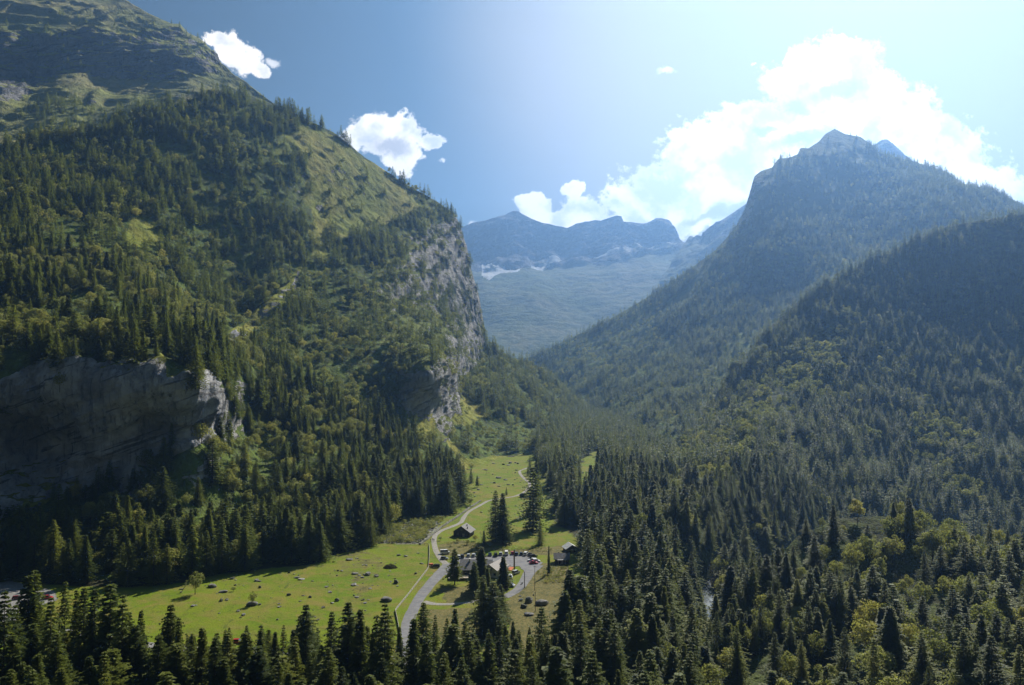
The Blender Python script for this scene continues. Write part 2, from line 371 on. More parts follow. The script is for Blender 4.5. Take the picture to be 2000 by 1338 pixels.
def L_density(x, y):
    d = np.where((y > 880) & (x < 900), .72, 1.0) + 0 * x
    for i, m in enumerate(MEADOWS): d = np.where(inpoly(x, y, m), (.03 if i == 0 else .08), d)
    d = np.where(inpoly(x, y, [(885, 835), (960, 820), (1030, 850), (1050, 905), (900, 920)]), .75, d)
    d = np.where(inpoly(x, y, [(890, 905), (1000, 885), (1048, 890), (1048, 930), (890, 940)]), .1, d)
    d = np.where(inpoly(x, y, [(590, 330), (640, 300), (720, 360), (720, 430), (640, 430), (600, 400)]), .18, d)
    d = np.where(inpoly(x, y, L_ROCK[0][0]), .012, d)
    d = np.where(inpoly(x, y, [(-300, 700), (0, 700), (140, 690), (300, 680), (310, 700), (300, 708), (320, 740), (345, 762), (385, 758), (400, 715), (430, 725), (440, 790), (425, 790), (405, 742), (385, 775), (335, 770), (300, 722), (200, 732), (135, 728), (140, 790), (60, 800), (-300, 790)]), 1.3, d)
    d = np.where(inpoly(x, y, L_ROCK[1][0]), .42, d)
    d = np.where(inpoly(x, y, L_ROCK[2][0]), .08, d); d = np.where(inpoly(x, y, L_ROCK[3][0]), .55, d)
    return d
def L_broad(x, y):
    b = np.full(np.shape(x), .38)
    for m, q in (([(-300, 470), (200, 460), (380, 520), (380, 640), (300, 680), (0, 690), (-300, 690)], .55), ([(250, 330), (520, 420), (520, 520), (300, 500)], .3),
                 ([(430, 640), (640, 600), (730, 650), (800, 740), (760, 800), (560, 830), (470, 760)], .7), ([(240, 900), (480, 880), (560, 930), (640, 990), (660, 1040), (400, 1090), (260, 1090), (200, 1040)], .55),
                 ([(860, 700), (960, 760), (1060, 880), (1050, 930), (870, 930)], .97), ([(590, 280), (760, 350), (720, 450), (600, 430)], .6), ([(430, 480), (700, 560), (700, 640), (430, 640)], .5)):
        b = np.where(inpoly(x, y, m), q, b)
    return b
landform('wooded_mountainside', LK, LC, M_SLOPE, 620, 420, rock=L_ROCK, forest=lambda x, y: sstep(L_density(x, y), .1, .6), amp=6, nscale=70, ramp_=8, strata=6, dens=1)

# ---- high mountain behind on the left
MK = [(-900, -900, -900, 480), (-500, -560, -500, 440), (-100, -210, -100, 320), (60, -110, 60, 300), (160, -50, 160, 290), (240, -4, 240, 270), (290, 26, 280, 265), (335, 46, 320, 260), (352, 47, 340, 255), (368, 66, 350, 250), (390, 76, 370, 245),
      (410, 96, 390, 240), (432, 124, 420, 240), (455, 146, 440, 240), (485, 166, 470, 240), (540, 205, 530, 260), (640, 270, 640, 320), (700, 330, 700, 360)]
MC = [(-900, -900, 2700), (-500, -560, 2500), (-900, 480, 1250), (-500, 440, 1200), (-100, 320, 1150), (-100, -210, 2350), (60, -110, 2250), (240, -4, 2080), (352, 47, 1960), (432, 124, 1850), (485, 166, 1720), (540, 205, 1600), (640, 270, 1500), (700, 330, 1500), (700, 360, 1450),
      (60, 300, 1200), (240, 270, 1280), (370, 245, 1340), (470, 240, 1420), (640, 320, 1430), (0, 200, 1400), (100, 215, 1380), (200, 158, 1620), (300, 158, 1640), (400, 158, 1660), (60, 165, 1600), (-100, 160, 1580), (-500, 160, 1600),
      (0, 70, 1700), (100, 72, 1720), (200, 62, 1760), (300, 80, 1780), (400, 130, 1740), (-200, 60, 1700), (100, 0, 1960), (200, 10, 2000), (-200, -100, 2150)]
M_ROCK = [([(-900, 60), (0, 62), (80, 66), (180, 58), (280, 62), (345, 50), (430, 125), (440, 150), (340, 155), (230, 152), (150, 158), (90, 168), (0, 150), (-900, 170)], .66),
          ([(0, 145), (40, 135), (100, 168), (60, 195), (10, 215), (-60, 215), (-60, 150)], .8), ([(80, 0), (115, 0), (110, 35), (95, 30)], .7),
          ([(100, 20), (240, 10), (330, 40), (300, 55), (180, 45)], .42), ([(225, 160), (232, 160), (200, 200), (140, 240), (120, 240), (190, 190)], .6)]
landform('high_grassy_mountain', MK, MC, M_PEAK, 330, 220, rock=M_ROCK, amp=14, nscale=150, ramp_=16, strata=20, back=((150, 60), (600, 500), (1500, 1500)), foot=20, ridge_amp=.2)

# ---- far mountains closing the valley
GK = [(500, 560, 500, 720), (760, 500, 760, 710), (880, 455, 880, 705), (920, 437, 920, 700), (950, 430, 945, 700), (985, 421, 980, 700), (1000, 413, 995, 700), (1012, 413, 1010, 700), (1030, 424, 1030, 700), (1060, 436, 1060, 700), (1080, 440, 1080, 700), (1108, 446, 1108, 700), (1125, 437, 1125, 700), (1165, 430, 1165, 700), (1172, 432, 1172, 700),
      (1195, 424, 1195, 700), (1205, 420, 1205, 700), (1213, 421, 1213, 700), (1218, 434, 1218, 700), (1240, 437, 1240, 700), (1262, 438, 1262, 700), (1280, 428, 1280, 700), (1292, 426, 1290, 700), (1308, 431, 1305, 700), (1318, 446, 1315, 700), (1328, 469, 1325, 700), (1345, 480, 1345, 700), (1400, 500, 1400, 700), (1600, 520, 1600, 700), (2300, 540, 2300, 720)]
GC = [(500, 720, 4000), (500, 560, 6000), (760, 500, 6300), (920, 437, 6500), (1000, 413, 6600), (1108, 446, 6500), (1205, 420, 6500), (1292, 426, 6300), (1328, 469, 6100), (1400, 500, 5800), (1600, 520, 5600), (2300, 540, 5600), (2300, 720, 4000), (1600, 700, 4000), (1325, 700, 3700), (1110, 700, 3600), (945, 700, 3600),
      (945, 640, 4300), (1050, 640, 4250), (1150, 640, 4300), (1250, 600, 4500), (945, 545, 5300), (1050, 540, 5300), (1150, 560, 5000), (1150, 530, 5500), (1250, 500, 5700), (1350, 500, 5600), (1450, 540, 5200),
      (945, 528, 5900), (1050, 522, 5950), (1150, 505, 5950), (1250, 485, 5950), (1000, 470, 6250), (1200, 465, 6200)]
G_ROCK = [([(500, 560), (920, 420), (1000, 400), (1330, 410), (1340, 480), (1300, 478), (1220, 490), (1130, 515), (1040, 528), (930, 535), (500, 650)], 1.0),
          ([(1130, 505), (1250, 475), (1340, 478), (1330, 500), (1240, 505), (1180, 520)], .75)]
landform('far_mountain_wall', GK, GC, M_FAR, 560, 300, snow=[([(940, 526), (960, 525), (1017, 527), (1012, 534), (980, 536), (955, 547), (940, 542)], 1.0), ([(1034, 529), (1070, 516), (1088, 506), (1100, 511), (1119, 513), (1092, 521), (1060, 530)], 1.0), ([(1140, 508), (1220, 492), (1240, 484), (1300, 480), (1330, 484), (1280, 492), (1230, 500), (1170, 510)], .52)], rock=G_ROCK, amp=26, nscale=600, ramp_=60, strata=40, back=((300, 200), (900, 900), (1500, 1800)), foot=60, ridge_amp=.18)
# ridge behind to the right of the saddle
G2K = [(1290, 548, 1290, 560), (1335, 478, 1335, 560), (1348, 460, 1345, 560), (1356, 464, 1352, 560), (1362, 459, 1360, 560), (1372, 462, 1372, 560), (1385, 448, 1385, 560), (1408, 432, 1408, 560), (1440, 410, 1440, 560), (1462, 396, 1465, 560), (1550, 330, 1550, 560), (1640, 300, 1640, 560), (1700, 288, 1700, 560), (1722, 274, 1722, 560), (1732, 272, 1732, 560), (1745, 282, 1745, 560), (1765, 301, 1765, 560), (1850, 370, 1850, 560), (2300, 500, 2300, 640)]
G2C = [(1290, 500, 5200), (1362, 459, 5300), (1440, 410, 5000), (1550, 330, 4700), (1730, 272, 4600), (1850, 370, 4500), (2300, 500, 4500), (1290, 560, 4600), (1440, 560, 4000), (1730, 560, 3600), (2300, 640, 3600), (1400, 500, 4600), (1600, 450, 4200)]
landform('back_ridge', G2K, G2C, M_FAR, 240, 90, rock=[([(1300, 400), (1850, 200), (1850, 470), (1400, 480)], .6)], amp=40, nscale=400, ramp_=40, strata=20, back=((200, 120), (900, 900)), foot=60, ridge_amp=.15)

# ---- right mid mountain
FK = [(1030, 700, 1060, 740), (1050, 692, 1100, 790), (1100, 668, 1180, 825), (1180, 630, 1230, 845), (1250, 590, 1280, 858), (1340, 532, 1330, 868), (1400, 488, 1380, 880), (1440, 440, 1430, 890), (1458, 400, 1470, 900), (1466, 372, 1500, 900), (1474, 345, 1530, 900), (1488, 334, 1560, 900), (1508, 328, 1590, 900), (1520, 311, 1610, 890), (1542, 308, 1640, 880),
      (1560, 300, 1660, 870), (1563, 289, 1664, 870), (1570, 289, 1670, 870), (1578, 290, 1680, 865), (1600, 276, 1700, 860), (1612, 262, 1720, 850), (1630, 252, 1740, 840), (1650, 262, 1765, 830), (1680, 268, 1790, 820), (1705, 284, 1820, 810), (1712, 296, 1830, 800), (1780, 315, 1880, 790), (1850, 335, 1930, 780), (1870, 358, 1950, 780), (1930, 368, 1990, 770), (2000, 400, 2050, 760), (2250, 470, 2300, 760), (2500, 560, 2500, 760)]
FC = [(1030, 700, 2700), (1050, 692, 2650), (1100, 668, 2600), (1180, 630, 2550), (1340, 532, 2500), (1440, 440, 2520), (1466, 372, 2600), (1488, 334, 2680), (1563, 285, 2850), (1630, 255, 3000), (1705, 284, 2950), (1850, 335, 2800), (2000, 400, 2700), (2500, 560, 2600),
      (1060, 740, 2350), (1180, 825, 1550), (1230, 845, 1300), (1280, 858, 1130), (1330, 868, 1080), (1430, 890, 1060), (1560, 900, 1100), (1640, 880, 1150), (1740, 840, 1250), (1880, 790, 1400), (2050, 760, 1500), (2500, 760, 1500),
      (1150, 760, 1900), (1250, 780, 1600), (1300, 700, 1900), (1400, 600, 2080), (1350, 780, 1400), (1500, 500, 2200), (1500, 650, 1800), (1600, 400, 2500), (1600, 560, 2000), (1700, 450, 2350), (1700, 370, 2600), (1850, 380, 2350), (1850, 480, 2100), (2000, 500, 2100), (1920, 400, 2350), (1560, 560, 2120), (1480, 420, 2450)]
F_ROCK = [([(1440, 440), (1466, 330), (1560, 280), (1520, 330), (1490, 380), (1470, 450)], .7), ([(1550, 270), (1650, 240), (1710, 280), (1660, 300), (1600, 320), (1560, 310)], .3)]
def F_density(x, y):
    d = np.full(np.shape(x), 1.0)
    d = np.where(inpoly(x, y, [(1400, 300), (1500, 330), (1640, 240), (1705, 285), (1660, 330), (1560, 400), (1480, 430), (1440, 450)]), .05, d)
    d = np.where(inpoly(x, y, [(1480, 300), (1720, 300), (1640, 420), (1500, 450)]), .3, d)
    d = np.where(inpoly(x, y, [(1395, 490), (1390, 530), (1340, 590), (1280, 620), (1330, 570)]), .05, d)
    d = np.where(inpoly(x, y, [(1060, 700), (1330, 560), (1300, 620), (1200, 690), (1110, 720)]), .5, d)
    return d
def F_broad(x, y): return np.where(inpoly(x, y, [(1080, 700), (1300, 600), (1250, 700), (1120, 760)]), .7, np.where(y > 650, .25, .15))
landform('right_mountain', FK, FC, M_MID, 380, 260, rock=F_ROCK, forest=lambda x, y: sstep(F_density(x, y), .1, .6), amp=16, nscale=190, ramp_=14, back=((80, 40), (500, 400), (1500, 1500)), ridge_amp=.2)

# ---- right near slope
RK_ = [(1238, 1010, 1225, 1050), (1262, 985, 1262, 1050), (1295, 935, 1300, 1060), (1340, 865, 1360, 1080), (1405, 760, 1430, 1090), (1440, 710, 1480, 1090), (1505, 640, 1550, 1080), (1560, 590, 1620, 1080), (1605, 560, 1680, 1080), (1700, 505, 1760, 1090), (1850, 442, 1880, 1100), (2000, 418, 2020, 1110), (2250, 380, 2250, 1130), (2600, 330, 2600, 1160)]
RC = [(1238, 1010, 535), (1262, 985, 590), (1295, 935, 760), (1340, 865, 960), (1405, 760, 1130), (1505, 640, 1270), (1605, 560, 1350), (1700, 505, 1410), (1850, 442, 1450), (2000, 418, 1440), (2250, 380, 1400), (2600, 330, 1300),
      (1225, 1050, 470), (1300, 1060, 470), (1360, 1080, 480), (1430, 1090, 520), (1550, 1080, 620), (1680, 1080, 690), (1880, 1100, 720), (2020, 1110, 720), (2250, 1130, 700), (2600, 1160, 650),
      (1350, 980, 590), (1400, 900, 790), (1450, 1000, 600), (1500, 800, 980), (1500, 900, 780), (1600, 700, 1150), (1600, 850, 920), (1600, 970, 740), (1700, 800, 1020), (1750, 650, 1220), (1800, 900, 890), (1800, 550, 1340), (1900, 750, 1090), (2000, 600, 1250), (2000, 800, 1010), (2000, 950, 840), (2300, 700, 1050), (2300, 500, 1250)]
def R_density(x, y): return np.full(np.shape(x), 1.0)
def R_broad(x, y):
    b = .10 + 0 * x
    b = np.where(inpoly(x, y, [(1290, 930), (1420, 760), (1600, 640), (1680, 600), (1640, 760), (1480, 860), (1400, 1000), (1280, 1050)]), .72, b)
    return np.where(inpoly(x, y, [(1760, 770), (1920, 850), (1920, 1000), (1800, 960)]), .75, b)
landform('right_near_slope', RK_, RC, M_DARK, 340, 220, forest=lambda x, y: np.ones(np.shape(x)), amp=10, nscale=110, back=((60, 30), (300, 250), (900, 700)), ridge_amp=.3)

# ---- knoll on the lower right
KK = [(1290, 1330, 1280, 1420), (1400, 1250, 1380, 1420), (1440, 1190, 1430, 1430), (1500, 1110, 1500, 1440), (1560, 1045, 1570, 1440), (1640, 1012, 1650, 1440), (1720, 1008, 1730, 1440), (1800, 1022, 1820, 1440), (1900, 1052, 1920, 1440), (2000, 1075, 2020, 1440), (2300, 1090, 2300, 1440), (2600, 1090, 2600, 1440)]
KC = [(1290, 1330, 268), (1400, 1250, 330), (1440, 1190, 350), (1500, 1110, 385), (1560, 1045, 405), (1640, 1012, 420), (1720, 1008, 425), (1800, 1022, 425), (1900, 1052, 420), (2000, 1075, 415), (2300, 1090, 400), (2600, 1090, 380),
      (1280, 1420, 240), (1500, 1440, 240), (1730, 1440, 235), (2020, 1440, 225), (2600, 1440, 210), (1600, 1200, 345), (1700, 1200, 342), (1800, 1200, 340), (2000, 1200, 330), (1700, 1320, 282), (1900, 1320, 272), (2300, 1250, 300), (1500, 1300, 290)]
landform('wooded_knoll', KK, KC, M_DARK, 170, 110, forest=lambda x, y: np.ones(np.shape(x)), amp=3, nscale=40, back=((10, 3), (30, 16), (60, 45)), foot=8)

# ------------------------------------------------------------------ valley floor
RIVER = np.array([(40, 120), (58, 200), (76, 262), (92, 340), (98, 380), (108, 430), (118, 500), (130, 600), (128, 760), (190, 1000), (300, 1400)], float)
def river_x(y): return np.interp(y, RIVER[:, 1], RIVER[:, 0])
def floor_z(x, y):
    x = np.asarray(x, float); y = np.asarray(y, float)
    q = np.stack([x, y, 0 * x], -1)
    z = .55 * fbm(q, 42., 2, 70) + .9 * fbm(q, 130., 2, 71)
    near = sstep(y, 200, 300); z = z * (.3 + .7 * near)
    xe = np.interp(y, [250, 300, 400, 474, 600, 900], [46, 52, 66, 78, 98, 130])
    dz = np.interp(y, [100, 260, 300, 365, 430, 520, 650, 900], [24, 24, 30, 36, 36, 26, 8, 2])
    z = z - dz * sstep(x - xe, 0, 34) - 5 * sstep(x - xe + 30, 0, 30) * (1 - sstep(y, 380, 500))
    z = z - 62 * sstep(x - xe, 40, 110) * sstep(y, 425, 520) * (1 - sstep(y, 850, 1300))
    z = z - 1.6 * (1 - sstep(np.abs(x - river_x(y)), 4, 9)) * sstep(y, 100, 200)
    hill = np.clip((190 - y) / 190, 0, 3) ** 1.6 * 92
    z = z + np.minimum(hill, 150)
    z = z - 60 * sstep(np.abs(x), 1500, 4000) - 10 * sstep(y, 1900, 2600)
    return z
def axis(segs):
    o = []
    for a, b, st in segs: o += list(np.arange(a, b, st))
    return np.array(o + [segs[-1][1]], float)
gx = axis([(-9000, -2000, 500), (-2000, -600, 60), (-600, -260, 10), (-260, 150, 2.0), (150, 400, 8), (400, 2000, 60), (2000, 9000, 500)])
gy = axis([(-3000, -1000, 500), (-1000, -200, 100), (-200, 180, 10), (180, 620, 2.0), (620, 1000, 4), (1000, 2000, 20), (2000, 6000, 200), (6000, 9000, 500)])
GX, GY = np.meshgrid(gx, gy, indexing='ij'); GZ = floor_z(GX, GY)
M_FLOOR, t = mat_new('meadow_ground')
pos = t.n('ShaderNodeTexCoord').outputs['Object']
n1 = t.noise(pos, .02, 5, .6); n2 = t.noise(pos, .13, 5, .6); n3 = t.noise(pos, .9, 4, .65); n4 = t.noise(pos, 3.0, 3, .6)
g = t.mix(t.ramp(n1, .38, .62), (.110, .168, .004), (.15, .19, .008))
g = t.mix(t.ramp(n2, .42, .66, 0, .75), g, (.185, .16, .035))
g = t.mix(t.ramp(t.noise(pos, .06, 6, .7, .6), .56, .66, 0, .6), g, (.10, .105, .02))
g = t.mix(t.ramp(n3, .5, .75, 0, .6), g, (.055, .08, .012))
g = t.mix(t.ramp(t.noise(pos, .035, 7, .72, 1.2), .50, .62, 0, .75), g, (.20, .165, .035))
g = t.mix(t.ramp(t.noise(t.vmul(pos, (1, .35, 1)), .22, 5, .7, .8), .60, .68, 0, .55), g, (.05, .075, .014))
g = t.mix(t.ramp(n4, .62, .8, 0, .35), g, (.20, .22, .07))
rg = attr(t, 'rough')
g2 = t.mix(t.ramp(n3, .4, .62), (.19, .155, .055), (.10, .10, .03))
g2 = t.mix(t.ramp(n2, .5, .65, 0, .7), g2, (.07, .075, .025))
g = t.mix(t.ramp(t.math('ADD', rg, t.math('MULTIPLY', t.math('SUBTRACT', n2, .5), .7)), .35, .6), g, g2)
g = t.mix(attr(t, 'forest'), g, t.mix(n3, (.03, .032, .014), (.055, .05, .022)))
g = t.mix(attr(t, 'rock'), g, t.mix(t.ramp(n3, .35, .65), (.16, .15, .13), (.34, .33, .30)))
finish(t, g, .95, t.math('ADD', n3, t.math('ADD', n4, t.math('MULTIPLY', n2, 2))), .8, .35, .1)
fpx, fpy = pix(GX, np.maximum(GY, 60), GZ)
MEAD = [(-200, 1148), (0, 1128), (60, 1142), (220, 1146), (330, 1144), (410, 1124), (520, 1108), (600, 1103), (650, 1086), (735, 1066), (768, 1018), (830, 1006), (880, 998), (905, 985), (900, 930), (905, 908), (960, 893), (1045, 888), (1062, 930), (1085, 965), (1118, 978), (1122, 930), (1138, 900), (1160, 880), (1176, 882), (1176, 900), (1163, 935), (1150, 985), (1120, 990), (1092, 990), (1078, 1015),
        (1112, 1040), (1140, 1062), (1146, 1090), (1140, 1130), (1124, 1190), (1104, 1260), (1080, 1320), (1040, 1400), (-300, 1400), (-300, 1150)]
jj = fbm(np.stack([GX, GY, 0 * GX], -1), 14., 3, 80)
inm = inpoly(fpx + 10 * jj, fpy + 4 * jj, MEAD) & (GY > 228) & (GY < 1100)
ROUGHP = [[(855, 1065), (905, 1055), (930, 1062), (1000, 1075), (1100, 1065), (1110, 1080), (1060, 1085), (960, 1074), (900, 1090), (862, 1082)], [(1045, 1100), (1112, 1100), (1105, 1150), (1080, 1250), (1000, 1290), (985, 1180), (1020, 1140)],
          [(860, 1150), (930, 1142), (960, 1170), (870, 1178)], [(830, 1190), (960, 1185), (960, 1260), (820, 1250)], [(640, 1090), (720, 1070), (760, 1100), (700, 1180), (680, 1120)]]
rough = np.zeros(GX.shape)
for i, p_ in enumerate(ROUGHP): rough = np.where(inpoly(fpx, fpy, p_), (1.0, 1.0, .9, .75, .45)[i], rough)
STREAM = [(742, 1062), (770, 1018), (830, 1015), (862, 1020), (822, 1062)]
rockf = np.where(inpoly(fpx + 8 * jj, fpy + 2 * jj, STREAM), .75, 0.)
n1_, n2_ = GX.shape; idx = np.arange(n1_ * n2_).reshape(n1_, n2_)
fc = np.stack([idx[:-1, :-1], idx[1:, :-1], idx[1:, 1:], idx[:-1, 1:]], -1).reshape(-1, 4)
ground = link('ground', np_mesh('ground', np.stack([GX, GY, GZ], -1).reshape(-1, 3), fc, {'forest': (~inm).astype(float) * (GY < 2500), 'rough': rough, 'rock': rockf}), M_FLOOR)
tag(ground, kind='structure')

# ------------------------------------------------------------------ trees: prototypes
def foliage_mat(name, dark, light, trans=.35, tint=(.30, .38, .06), rough=.6):
    m, t = mat_new(name)
    rnd = t.n('ShaderNodeObjectInfo').outputs['Random']; lv = attr(t, 'leaf')
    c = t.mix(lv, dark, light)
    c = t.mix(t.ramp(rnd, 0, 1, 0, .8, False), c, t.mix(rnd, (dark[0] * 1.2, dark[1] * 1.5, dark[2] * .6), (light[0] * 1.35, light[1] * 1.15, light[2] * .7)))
    c = t.mix(1.0, c, t.n('ShaderNodeCombineXYZ', **{'i_0': t.ramp(t.math('FRACT', t.math('MULTIPLY', rnd, 7.31)), 0, 1, .55, 1.5, False), 'i_1': t.ramp(t.math('FRACT', t.math('MULTIPLY', rnd, 7.31)), 0, 1, .6, 1.4, False), 'i_2': t.ramp(t.math('FRACT', t.math('MULTIPLY', rnd, 7.31)), 0, 1, .65, 1.35, False)}).outputs[0], 'MULTIPLY')
    d_ = t.n('ShaderNodeBsdfPrincipled'); t.put(d_.inputs['Base Color'], c); d_.inputs['Roughness'].default_value = rough; d_.inputs['Specular IOR Level'].default_value = .12
    tr = t.n('ShaderNodeBsdfTranslucent'); t.put(tr.inputs[0], t.mix(.55, c, tint))
    mx = t.n('ShaderNodeMixShader', i_0=trans, i_1=d_.outputs[0], i_2=tr.outputs[0]); t.n('ShaderNodeOutputMaterial', i_0=mx.outputs[0])
    return m
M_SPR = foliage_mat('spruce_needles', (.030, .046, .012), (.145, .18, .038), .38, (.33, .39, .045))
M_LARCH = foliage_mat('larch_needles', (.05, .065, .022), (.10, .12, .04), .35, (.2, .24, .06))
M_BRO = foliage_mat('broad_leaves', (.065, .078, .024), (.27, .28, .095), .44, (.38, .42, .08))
M_BARK, t = mat_new('bark'); pos = t.n('ShaderNodeTexCoord').outputs['Object']
finish(t, t.mix(t.noise(t.vmul(pos, (4, 4, .7)), 1.5, 4), (.05, .04, .032), (.14, .115, .09)), .95)

def tri_leaf(V, Fc, L, c, d1, d2, val):
    i = len(V); V.extend([c - d1 * .5, c + d1 * .5 , c + d2]); Fc.append((i, i + 1, i + 2)); L.extend([val * .7, val, min(1, val * 1.3)])
def spruce_crown(seed, levels, nbr, h=1.0, rad=.155, bare=.07, sub=4, loose=1.0, droop=.35):
    """unit-height crown; foliage as many small drooping sprays along real boughs"""
    rs = random.Random(seed); V = []; Fc = []; L = []
    lean = rs.uniform(-.15, .15)
    for i in range(levels):
        f = i / (levels - 1); zc = bare + (1 - bare) * (f ** .92)
        r = rad * ((1 - f) ** .80) * (1.0 + .05 * rs.uniform(-1, 1)) + .006
        if f < .12: r *= .72 + 2.2 * f
        r *= 1 + .14 * math.sin(f * 17 + seed)
        r *= rs.uniform(1 - .16 * loose, 1 + .12 * loose)
        nb = max(4, int(round(nbr * (.55 + .45 * (1 - f)))))
        a0 = rs.uniform(0, 6.28)
        for b in range(nb):
            if rs.random() < .07 * loose: continue
            a = a0 + 6.283 * b / nb + rs.uniform(-.25, .25); rr = r * rs.uniform(.6, 1.25) * (1 + lean * math.cos(a) + .13 * math.sin(3 * a + seed + f * 5))
            dx, dy = math.cos(a), math.sin(a); side = Vector((-dy, dx, 0)); out = Vector((dx, dy, 0))
            up = .30 * (f - .25)
            for s in range(sub):
                q = (s + .55) / sub; w_ = (.028 + .026 * (1 - f)) * (1.15 - .55 * q) * loose * 4 / max(3, sub) * rs.uniform(.75, 1.25)
                c = out * (rr * q); c.z = zc + rr * (up * q - droop * q * q) + rs.uniform(-.006, .006)
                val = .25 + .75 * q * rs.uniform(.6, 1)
                # centre spray
                i0 = len(V); tip = out * (rr * (q + 1.15 / sub)); tip.z = c.z - rr * droop * .5 / sub * (q + .3)
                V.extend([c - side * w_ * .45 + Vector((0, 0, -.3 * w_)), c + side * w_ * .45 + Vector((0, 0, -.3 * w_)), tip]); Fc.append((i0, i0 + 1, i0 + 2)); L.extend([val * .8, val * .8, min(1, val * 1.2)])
                # side sprays, hanging
                for sg in (-1, 1):
                    if sub < 3 and rs.random() < .35: continue
                    i0 = len(V); e = c + side * sg * w_ * rs.uniform(.8, 1.3) + out * w_ * .5; e.z -= w_ * rs.uniform(.35, .9)
                    k = c + out * w_ * .7; m_ = c - out * w_ * .25; m_.z -= w_ * .35
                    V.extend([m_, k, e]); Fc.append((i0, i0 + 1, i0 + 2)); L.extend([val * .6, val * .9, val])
    i0 = len(V)
    for b in range(3):
        a = b * 2.09; V.extend([Vector((math.cos(a) * .006, math.sin(a) * .006, .95)), Vector((math.cos(a + 2) * .006, math.sin(a + 2) * .006, .95)), Vector((0, 0, 1.02))]); Fc.append((i0, i0 + 1, i0 + 2)); L.extend([.6, .6, 1]); i0 += 3
    return V, Fc, L
def trunk_geo(h=.9, r=.012, n=6, limbs=0, seed=0, limb_len=.2, limb_z=(.3, .7)):
    rs = random.Random(seed); V = []; Fc = []
    def tube(p0, p1, r0, r1, n=n):
        i0 = len(V); ax = (p1 - p0).normalized(); sx = ax.orthogonal().normalized(); sy = ax.cross(sx)
        for p, rr in ((p0, r0), (p0.lerp(p1, .5) , (r0 + r1) / 2), (p1, r1)):
            for k in range(n): V.append(p + (sx * math.cos(6.283 * k / n) + sy * math.sin(6.283 * k / n)) * rr)
        for j in range(2):
            for k in range(n):
                a, b = i0 + j * n + k, i0 + j * n + (k + 1) % n; Fc.append((a, b, b + n)); Fc.append((a, b + n, a + n))
    tube(Vector((0, 0, -.02)), Vector((0, 0, h)), r, r * .15)
    for l in range(limbs):
        z = rs.uniform(*limb_z); a = rs.uniform(0, 6.28); ll = limb_len * rs.uniform(.6, 1.1)
        tube(Vector((0, 0, z)), Vector((math.cos(a) * ll, math.sin(a) * ll, z + ll * rs.uniform(.3, .9))), r * .5, r * .12, 4)
    return V, Fc
def broad_crown(seed, lobes, per, leaf, rad=.32, zc=.62, zr=.36):
    rs = random.Random(seed); V = []; Fc = []; L = []; nrs = np.random.RandomState(seed)
    for l in range(lobes):
        while True:
            c = Vector((rs.uniform(-1, 1), rs.uniform(-1, 1), rs.uniform(-1, 1)))
            if c.length < 1: break
        c = c.normalized() * (c.length ** .6); cc = Vector((c.x * rad * .72, c.y * rad * .72, zc + c.z * zr * .74))
        taper = 1 - .35 * max(0, c.z); lr = rad * rs.uniform(.34, .55) * taper; br = rs.uniform(.35, 1)
        for k in range(per):
            d_ = Vector(nrs.normal(size=3)).normalized()
            if d_.z < -.5 and rs.random() < .5: d_.z *= -1
            p = cc + Vector((d_.x * lr, d_.y * lr, d_.z * lr * .85)) * rs.uniform(.72, 1.12)
            n_ = (d_ + Vector(nrs.normal(size=3)) * .55).normalized(); sx = n_.orthogonal().normalized(); sx.rotate(Matrix.Rotation(rs.uniform(0, 6.28), 3, n_)); sy = n_.cross(sx)
            s1 = leaf * rs.uniform(.6, 1.4); s2 = leaf * rs.uniform(.45, 1.0); i0 = len(V)
            V.extend([p - sx * s1, p + sy * s2, p + sx * s1 * rs.uniform(.6, 1.2)]); Fc.append((i0, i0 + 1, i0 + 2))
            V.extend([p - sx * s1 * .4, p + sx * s1 * .9, p - sy * s2 * 1.1]); Fc.append((i0 + 3, i0 + 4, i0 + 5))
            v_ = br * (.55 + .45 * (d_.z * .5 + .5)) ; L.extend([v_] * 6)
    return V, Fc, L
def tri_mesh(name, V, Fc, L=None, mat=None):
    me = np_mesh(name, np.array([tuple(v) for v in V]), np.array(Fc), {'leaf': L} if L else None, smooth=False)
    if mat: me.materials.append(mat)
    return me
def joined(name, crown, trunk, cm):
    V, Fc, L = crown; TV, TF = trunk; n = len(V)
    me = np_mesh(name, np.array([tuple(v) for v in V + TV]), np.array(Fc + [(a + n, b + n, c + n) for a, b, c in TF]), {'leaf': L + [.3] * len(TV)}, smooth=False)
    me.materials.append(cm); me.materials.append(M_BARK)
    mi = np.zeros(len(Fc) + len(TF), np.int32); mi[len(Fc):] = 1; me.polygons.foreach_set('material_index', mi); return me
random.seed(4)
SPR = []      # near variants: (crown mesh, trunk mesh, joined mesh)
for s_ in range(5):
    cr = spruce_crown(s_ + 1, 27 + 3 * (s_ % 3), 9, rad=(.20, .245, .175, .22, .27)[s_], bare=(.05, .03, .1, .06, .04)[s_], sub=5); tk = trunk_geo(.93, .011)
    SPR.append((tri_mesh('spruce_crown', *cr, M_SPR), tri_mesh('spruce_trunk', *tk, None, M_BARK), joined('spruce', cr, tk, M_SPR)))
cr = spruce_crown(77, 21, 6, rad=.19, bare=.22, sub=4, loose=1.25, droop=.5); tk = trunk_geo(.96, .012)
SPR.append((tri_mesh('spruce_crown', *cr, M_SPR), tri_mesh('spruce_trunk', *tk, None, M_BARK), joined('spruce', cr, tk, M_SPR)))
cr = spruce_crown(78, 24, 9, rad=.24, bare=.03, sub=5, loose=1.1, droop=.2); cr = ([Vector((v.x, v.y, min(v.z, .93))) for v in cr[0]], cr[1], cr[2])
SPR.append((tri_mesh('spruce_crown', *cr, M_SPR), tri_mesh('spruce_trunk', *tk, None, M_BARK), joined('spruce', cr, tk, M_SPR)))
LAR = []
